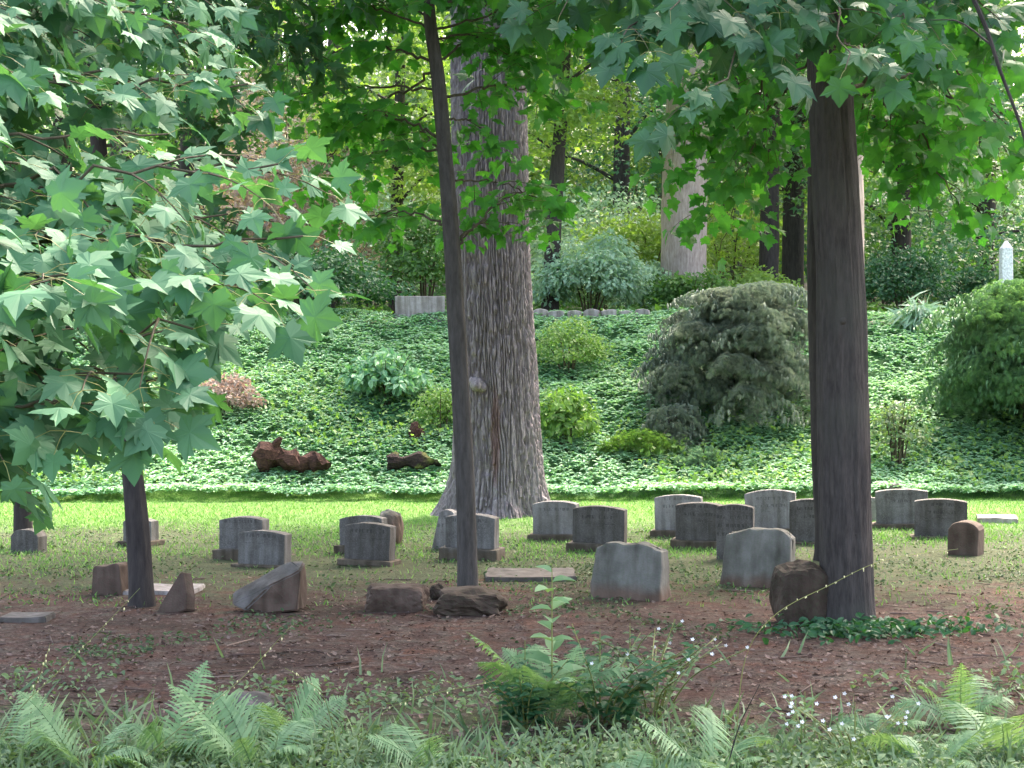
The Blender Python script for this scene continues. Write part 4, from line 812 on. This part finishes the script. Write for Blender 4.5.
def weeping(px, d, w, h, mat, label, n, name='weeping_maple', zoff=0.0, skew=0.0):
    x0 = wx(px, d); g = th(x0, d) + zoff; foot = (x0, d, g); o = thing(name, foot, label, 'shrub', 'weeping lace-leaf maples on the bank')
    st = MB(); lv = MB()
    for k in range(14):
        az = k * 2.4; rr = w / 2 * rng.uniform(.5, .9); c = curve([(x0, d, g - .05), (x0 + math.cos(az) * rr * .35, d + math.sin(az) * rr * .35, g + h * .62), (x0 + math.cos(az) * rr * .6, d + math.sin(az) * rr * .6, g + h * .55), (x0 + math.cos(az) * rr * .8, d + math.sin(az) * rr * .8, g + h * .25)], 12)
        st.tube(c, np.linspace(.05, .008, 12), 6)
    st.build('trunk', M['bark_grey'], o, foot, smooth=True)
    # layered umbrella-like pads, leaves hanging tip-down towards each pad's rim
    npad = 44; lop = rng.uniform(-.15, .15)
    for pad in range(npad):
        u_ = (pad + .5) / npad; el = math.asin(min(1, .02 + .98 * u_)); az = pad * 2.39996; q = rng.uniform(.6, 1.08)
        pr_ = w * rng.uniform(.14, .27)
        cn = np.array([math.cos(az) * math.cos(el) ** .9 * (w / 2 - pr_ * .6) * q + lop * w * .3 * math.sin(el), math.sin(az) * math.cos(el) ** .9 * (w / 2 - pr_ * .6) * q, h * ((.20 + .78 * math.sin(el) ** 1.0) * (1 + skew * math.cos(az) * math.cos(el)) + rng.normal(0, .05))])
        m_ = n // npad; ph = rng.random((m_, 1)) * 2 * math.pi; rho = rng.random((m_, 1)) ** .55; od = np.hstack([np.cos(ph), np.sin(ph), 0 * ph])
        lob = 1 + .25 * np.sin(ph * 3 + pad) + .15 * np.sin(ph * 7 + pad * 2)
        pos = np.array([x0, d, g]) + cn + od * rho * pr_ * lob + np.array([0, 0, -1.]) * (rho ** 2.4) * pr_ * (.35 + .55 * (1 - u_)) + rng.normal(0, .018, (m_, 3))
        tip = od * (1.1 - rho) + np.array([0, 0, -1.]) * (.15 + rho ** 1.5 * 1.3) + rng.normal(0, .2, (m_, 3)); nor = od * (rho ** 1.5) + np.array([0, 0, 1.2]) * (1.2 - rho) + rng.normal(0, .3, (m_, 3))
        scat(lv, LACE, pos, frames(tip, nor), rng.uniform(.07, .14, m_), np.clip(np.full(m_, rng.random()) * .5 + rng.random(m_) * .5, 0, 1))
    lv.build('foliage', M[mat], o, foot)
weeping(732, 26.0, 3.1, 2.3, 'lace', 'mounded purple-grey lace-leaf shrub on the bank left of the thick trunk', 26000, skew=.22)
weeping(675, 24.9, 1.1, .7, 'lace', 'small grey tuft at the left foot of the purple-grey lace-leaf shrub', 1600)
weeping(1030, 25.2, 3.2, 2.5, 'lace_green', 'mounded green lace-leaf shrub at the right edge of the bank', 24000, skew=-.15)

# ------------------------------------------------------------------ things on the bank and beyond
def bank_pt(px, py):
    d = 22.5
    while d < 31:
        if wz(py, d) <= th(wx(px, d), d): break
        d += .02
    return d
d = bank_pt(295, 480); x0 = wx(295, d); g = th(x0, d); lg = MB(); t = np.linspace(0, 1, 16)
lg_o = thing('rotten_log', (x0, d, g), 'chunky reddish-brown rotten log lying on the bank at left', 'log')
pts = np.stack([x0 - .55 + t * 1.1, np.full(16, d) - .05, g + .34 - .12 * t + .04 * np.sin(t * 9)], -1)
lg.tube(pts, (.22 - .11 * t) * (1 + .22 * np.sin(t * 17)), 11); V_ = lg.V[0]; V_ += ((vn(V_[:, 0] * 9, V_[:, 2] * 9 + V_[:, 1] * 5, 8) - .5) * .12)[:, None]; V_[:, 2] += (vn(V_[:, 0] * 25, V_[:, 2] * 25 + V_[:, 1] * 15, 9) - .5) * .09
lg.build('log_body', M['rot'], lg_o, (x0, d, g))
br = MB(); br.tube([(x0 - .38, d - .05, g + .4), (x0 - .25, d - .1, g + .6), (x0 - .2, d - .1, g + .66)], [.1, .06, .03], 7); br.build('broken_stub', M['rot'], lg_o, (x0, d, g))
d = bank_pt(414, 478); x0 = wx(414, d); g = th(x0, d); lg = MB()
pts = np.stack([x0 - .4 + t * .8, np.full(16, d) - .05, g + .26 - .02 * np.cos(t * 7)], -1); lg.tube(pts, (.13 - .05 * t) * (1 + .2 * np.sin(t * 13)), 9)
V_ = lg.V[0]; V_ += ((vn(V_[:, 0] * 9, V_[:, 2] * 9 + V_[:, 1] * 5, 18) - .5) * .08)[:, None]
tag(lg.build('fallen_log', M['moss'], None, (x0, d, g)), 'short blackened log with yellow moss left of the massive trunk', 'log')
d = bank_pt(417, 447); x0 = wx(417, d); rock('stump', (x0, d, th(x0, d) + .18), (.13, .12, .2), 'rot', 'small brown stump poking out of the ground cover above the short log', 'stump', seed=4, amp=.3)
# pale stone edging at bank top
d = 30.3; x0 = wx(592, d); g = th(x0, d) + .2; eo = thing('stone_edging', (x0, d, g), 'low pale stone edging along the top of the bank right of the massive trunk', 'edging')
for k in range(7):
    w_ = rng.uniform(.26, .34); bm = slab_bm(w_, rng.uniform(.22, .28), .25, 'arc', .03, jit=.04, seed=50 + k, bev=.02); bm_obj('edging_stone', bm, M['slab'], eo, (-1.05 + k * .345, rng.normal(0, .03), -.14), (0, 0, rng.normal(0, .1)))
# pale monument left of the oak
d = 30.4; x0 = wx(420, d); g = th(x0, d); mo = thing('stone_monument', (x0, d, g), 'low wide pale stone monument at the bank top left of the massive trunk', 'monument', rz=.05)
bm_obj('block', slab_bm(1.0, .5, .45, 'flat', bev=.02, jit=.01, seed=70), M['slab'], mo, (0, 0, .05)); bm_obj('base', slab_bm(1.25, .12, .65, 'flat', bev=.02, seed=71), M['slab'], mo, (0, 0, -.04))
# white obelisk-like post at right
d = 31.6; x0 = wx(1006, d); g = th(x0, d); H = wz(241, d) - g; w_ = 12 * d / F; ob = thing('grave_post', (x0, d, g), 'slender white marble grave post with pointed cap at upper right', 'monument')
def frustum(w0, w1, h):
    bm = bmesh.new(); bmesh.ops.create_cube(bm, size=1)
    for v in bm.verts:
        k = w1 if v.co.z > 0 else w0; v.co = Vector((v.co.x * k, v.co.y * k, (v.co.z + .5) * h))
    bmesh.ops.bevel(bm, geom=list(bm.edges), offset=min(w0, w1) * .06 + .001, segments=1, affect='EDGES'); return bm
bm_obj('shaft', frustum(w_, w_ * .88, H - .16), M['white'], ob, (0, 0, 0)); bm_obj('cap', frustum(w_ * .88, w_ * .2, .16), M['white'], ob, (0, 0, H - .161))

# ------------------------------------------------------------------ foreground plants
def frond(mb, base, dirn, L_, droop, n=26, pw=.34, roll=0.0):
    """a feathery frond: rachis arc with toothed leaflets"""
    dirn = nrm(dirn); t = np.linspace(0, 1, n + 1); pts = np.array(base) + dirn * L_ * t[:, None] + np.array([0, 0, -1.]) * droop * L_ * (t ** 2)[:, None]
    mb.tube(pts, np.linspace(.003, .001, n + 1), 3, False)
    tg = nrm(np.gradient(pts, axis=0)); sd = nrm(np.cross(tg, [0, 0, 1]) + roll * np.array([0, 0, 1.])); up = np.cross(sd, tg)
    for i in range(3, n + 1):
        q = t[i]; l = L_ * pw * (math.sin(math.pi * min(1, (q * .86 + .16))) ** .8) * (1.05 - q * .35) + .008
        for s in (-1, 1):
            dv = nrm(sd[i] * s + tg[i] * .45 + np.array([0, 0, -.12]) + rng.normal(0, .06, 3)); m_ = 7; a_ = np.linspace(0, 1, m_ + 1)
            c = pts[i] + dv * l * a_[:, None] + np.array([0, 0, -.18]) * l * (a_ ** 2)[:, None]; wv = L_ * .017 * (1 - a_ ** 1.5 * .85) * np.where(np.arange(m_ + 1) % 2, 1.0, .45)
            pr = np.cross(up[i], dv); A = c + pr * wv[:, None]; B = c - pr * wv[:, None]; V = np.vstack([A, B]); k = np.arange(m_)
            mb.add(V, np.vstack([np.stack([k, k + 1, k + m_ + 2], -1), np.stack([k, k + m_ + 2, k + m_ + 1], -1)]))
FG = 'ferns along the front edge'
def fern(px, d, h, nf, label, span=1.0, lean=(0, 0, 0), mat='fern'):
    x0 = wx(px, d); g = th(x0, d); o = thing('fern', (x0, d, g), label, 'fern', FG)
    for k in range(nf):
        az = k * 2 * math.pi / nf + rng.random() * .8; dr = np.array([math.cos(az) * span, math.sin(az) * span * .8, rng.uniform(.8, 1.8)]) + np.array(lean); mb = MB()
        frond(mb, (x0 + math.cos(az) * .02, d + math.sin(az) * .02, g), dr, h * rng.uniform(.7, 1.5), rng.uniform(.2, .75), pw=rng.uniform(.2, .32), roll=rng.normal(0, .45)); mb.build('frond', M[mat], o, (x0, d, g))
fern(85, 6.25, .42, 6, 'leftmost fern at the bottom edge')
fern(165, 6.5, .50, 8, 'tallest fern of the bottom left, its tips reaching onto the soil')
fern(255, 6.3, .44, 7, 'fern in front of the half buried pinkish stone')
fern(20, 6.5, .34, 6, 'fern at the far bottom left corner')
fern(290, 6.9, .34, 7, 'fern right behind the half buried pinkish stone')
fern(880, 7.0, .3, 7, 'small fern behind the white-flowered weed at bottom right')
fern(960, 7.2, .36, 7, 'fern behind the tallest one at bottom right')
fern(430, 6.35, .30, 6, 'low fern at the bottom left of the tall weed')
fern(640, 6.1, .26, 6, 'low fern at the bottom right of the tall weed')
fern(715, 6.25, .38, 7, 'fern beside the bare dark twig at the bottom')
fern(935, 6.35, .34, 7, 'fern left of the last one at bottom right')
fern(1005, 6.6, .46, 8, 'tallest fern at the bottom right corner')
def weed(px, d, h, label, nl=10, ls=.11, name='tall_weed', bend=.0, mat='fern', mult=1, cat='weed', spread=.1, group=None, flowers=0, tmpl=OVATE, fr=0, fcol='white', fs=.011):
    x0 = wx(px, d); g = th(x0, d); o = thing(name, (x0, d, g), label, cat, group); st = MB(); lv = MB(); fls = []
    for s in range(mult):
        az0 = rng.random() * 6.28; hh = h * (1 if s == 0 else rng.uniform(.5, .9)); off = np.array([math.cos(az0), math.sin(az0), 0]) * spread * (s > 0)
        e = np.array([x0 + bend, d, g + hh]) + off * 2.2; c = curve([np.array([x0, d, g - .02]) + off * .3, np.array([x0 + bend * .3, d, g + hh * .55]) + off, e], 16); st.tube(c, np.linspace(.0055, .002, 16), 5)
        for k in range(nl):
            q = .15 + .85 * k / nl; i = int(q * 15); az = k * 2.4 + az0; dr = np.array([math.cos(az), math.sin(az), rng.uniform(.1, .6)]); n_ = np.array([-math.cos(az) * .4, -math.sin(az) * .4 - .3, 1.0])
            scat(lv, tmpl, [c[i]], frames(np.array([dr]), np.array([n_])), ls * (1.15 - .5 * q) * rng.uniform(.7, 1.2))
        for k in range(flowers):
            c0 = c[-1] + rng.normal(0, .035, 3) * [1, 1, .7]; fl = MB(); fls.append(fl)
            for q in range(5):
                az = q * 1.2566; scat(fl, RHOMB, [c0], frames(np.array([[math.cos(az), math.sin(az) * .5 - .3, .7 * math.sin(az)]]), np.array([[0, -1, .5]])), fs)
            st.tube([c[-3], c0], .0012, 3, False)
    fo = (x0, d, g)
    st.build('stem', M['stalk'], o, fo); lv.build('leaves', M[mat], o, fo)
    for fl in fls: fl.build('flower', M[fcol], o, fo)
    for k in range(fr):
        mb = MB(); az = k * 2 * math.pi / fr + .5; frond(mb, (x0 + math.cos(az) * .03, d + math.sin(az) * .03, g + .02), (math.cos(az) * .8, math.sin(az) * .6, 1.35), rng.uniform(.5, .78), rng.uniform(.3, .6), 24, .24, rng.normal(0, .3)); mb.build('frond', M['fern'], o, fo)
    return o
weed(552, 7.25, .78, 'tall leafy weed with fern-like fronds standing alone on the soil in the centre foreground', 18, .17, fr=10, mult=1)
weed(525, 7.2, .42, 'bushy low weed at the left foot of the tall centre weed', 14, .08, 'leafy_weed', mult=12, mat='maple_dark', group='leafy weeds in the foreground')
weed(600, 7.3, .45, 'bushy dark weed at the right foot of the tall centre weed', 15, .09, 'leafy_weed', mult=16, mat='maple_dark', spread=.22, group='leafy weeds in the foreground')
weed(655, 7.5, .46, 'sprawling weed with small white blossoms right of the tall centre weed', 13, .05, 'flowering_weed', mult=13, mat='weed', spread=.22, flowers=1, group='white-flowered weeds', bend=.1)
weed(855, 6.6, .26, 'low weed dotted with white flowers at the bottom right', 9, .05, 'flowering_weed', mult=9, mat='weed', spread=.14, flowers=3, group='white-flowered weeds', fs=.011)
weed(630, 8.9, .22, 'small pale weed in front of the rough worn marker', 9, .06, 'leafy_weed', mult=4, mat='weed', group='leafy weeds in the foreground')
weed(805, 6.9, .24, 'short feathery weed left of the low white-flowered one', 12, .06, 'leafy_weed', mult=3, mat='fern', group='leafy weeds in the foreground')
def bud_stem(pts, label, n, name='budding_stem', g='arching stems beaded with tiny buds', r=.0022, fs=.012):
    c = curve(pts, 30); o = thing(name, tuple(c[0]), label, 'stem', g); s = MB(); s.tube(c, np.linspace(r, r * .45, 30), 4); s.build('stalk', M['stalk'], o, tuple(c[0])); b = MB()
    for k in range(n):
        q = .35 + .65 * k / n; p = c[int(q * 29)] + rng.normal(0, .004, 3); fs_ = fs * rng.uniform(.4, 1.0); b.tube([p, p + [0, -.002, -fs_ * .6], p + [0, -.002, -fs_]], [fs_ * .2, fs_ * .32, fs_ * .1], 5)
    b.build('buds', M['yellow'], o, tuple(c[0])); return o
def GP(px, py, d): return P(px, py, d)
bud_stem([(wx(735, 6.6), 6.6, .02), P(745, 660, 6.5), P(775, 615, 6.4), P(830, 585, 6.3), P(885, 560, 6.2), P(958, 549, 6.2)], 'long arching bud-beaded stem crossing in front of the thick right trunk', 26)
bud_stem([(wx(-20, 6.2), 6.2, .02), P(15, 715, 6.2), P(60, 670, 6.2), P(100, 630, 6.2), P(140, 588, 6.2)], 'bud-beaded stem rising toward the leaning left trunk', 14)
bud_stem([(wx(130, 6.3), 6.3, .02), P(190, 720, 6.1), P(240, 680, 6.1), P(292, 625, 6.1)], 'bud-beaded stem rising in front of the toppled block', 12)
bud_stem([(wx(30, 6.5), 6.5, .0), P(32, 700, 6.4), P(42, 670, 6.3), P(50, 645, 6.3)], 'short bud-beaded stem at the far left', 10)
bud_stem([(wx(340, 6.5), 6.5, .0), P(325, 700, 6.4), P(305, 680, 6.3), P(285, 668, 6.3)], 'curved bud-beaded stem left of the low centre fern', 9)
bud_stem([(wx(350, 6.3), 6.3, .02), P(380, 715, 6.3), P(430, 695, 6.3), P(500, 680, 6.4)], 'low bud-beaded stem left of the tall centre weed', 14)
tw = MB(); c = curve([(wx(722, 6.1), 6.1, -.02), P(738, 730, 6.1), P(760, 684, 6.0)], 12); tw.tube(c, np.linspace(.004, .0015, 12), 5)
tag(tw.build('bare_twig', M['bark_black'], None, tuple(c[0])), 'thin bare dark twig sticking up at the bottom right of centre', 'twig')
# ivy at the foot of the thick tree (countless leaves)
mb = MB(); n = 620; x = wx(865, 10.2) + rng.normal(0, .36, n); y = 9.95 + rng.normal(0, .16, n) + np.abs(x - wx(855, 10.2)) * .12
scat(mb, OVATE, np.stack([x, y, TH(x, y) + rng.random(n) * .09], -1), rand_frames(n, .45, np.array([0, -.4, 0])), rng.uniform(.04, .085, n), rng.random(n) * .5)
mb.build('ivy', M['maple_dark'], kind='stuff')['label'] = 'dark ivy creeping round the foot of the thick right tree'
# dangling branch upper right
tb = MB(); c = curve([P(960, -30, 7), P(985, 25, 7), P(1000, 70, 7), P(1022, 130, 7), P(1030, 170, 7)], 20); tb.tube(c, np.linspace(.012, .005, 20), 6)
tb.tube(curve([c[7], P(960, 22, 7.1), P(930, 20, 7.2)], 8), np.linspace(.006, .002, 8), 5)
lf = MB()
br_o = thing('hanging_branch', tuple(c[0]), 'thin dark bare branch hanging down in the upper right corner', 'branch')
tb.build('stem', M['bark_black'], br_o, tuple(c[0]))

# ------------------------------------------------------------------ camera, light, world
cam = bpy.data.cameras.new('camera'); co = bpy.data.objects.new('camera', cam); C.objects.link(co)
co.location = (0, 0, CH); co.rotation_euler = (math.radians(90), 0, 0)
cam.sensor_width = 36; cam.lens = 36 * F / 1024; cam.shift_y = 9 / 1024; cam.clip_end = 2000
scene.camera = co
EL, AZ = math.radians(52), math.radians(28)        # sun behind the scene, a little to the right (azimuth from +Y toward +X)
sd = bpy.data.lights.new('sun', 'SUN'); sd.energy = 1.5; sd.angle = math.radians(14); sd.color = (1, .95, .86)
so = bpy.data.objects.new('sun', sd); C.objects.link(so)
v = Vector((math.sin(AZ) * math.cos(EL), math.cos(AZ) * math.cos(EL), math.sin(EL))); so.rotation_euler = v.to_track_quat('Z', 'Y').to_euler()
w = bpy.data.worlds.new('World'); scene.world = w; w.use_nodes = True; nt = w.node_tree; nt.nodes.clear()
sk = nt.nodes.new('ShaderNodeTexSky'); sk.sky_type = 'NISHITA'; sk.sun_disc = False; sk.sun_elevation = EL; sk.sun_rotation = AZ; sk.dust_density = 6.0; sk.air_density = 1.0; sk.ozone_density = 1.0
bg = nt.nodes.new('ShaderNodeBackground'); bg.inputs[1].default_value = .15; wo = nt.nodes.new('ShaderNodeOutputWorld')
tint = nt.nodes.new('ShaderNodeMix'); tint.data_type = 'RGBA'; tint.blend_type = 'MULTIPLY'; tint.inputs[0].default_value = 1; tint.inputs[7].default_value = (1.0, .925, .86, 1)   # thin bright cloud takes the blue out of the sky
nt.links.new(sk.outputs[0], tint.inputs[6]); nt.links.new(tint.outputs[2], bg.inputs[0]); nt.links.new(bg.outputs[0], wo.inputs[0])
vs = scene.view_settings; scene.display_settings.display_device = 'sRGB'; vs.view_transform = 'Standard'; vs.look = 'None'; vs.gamma = 1; vs.use_curve_mapping = False; vs.exposure = 2.98
scene.cycles.max_bounces = 6; scene.cycles.diffuse_bounces = 3; scene.cycles.glossy_bounces = 2; scene.cycles.transmission_bounces = 4; scene.cycles.transparent_max_bounces = 4
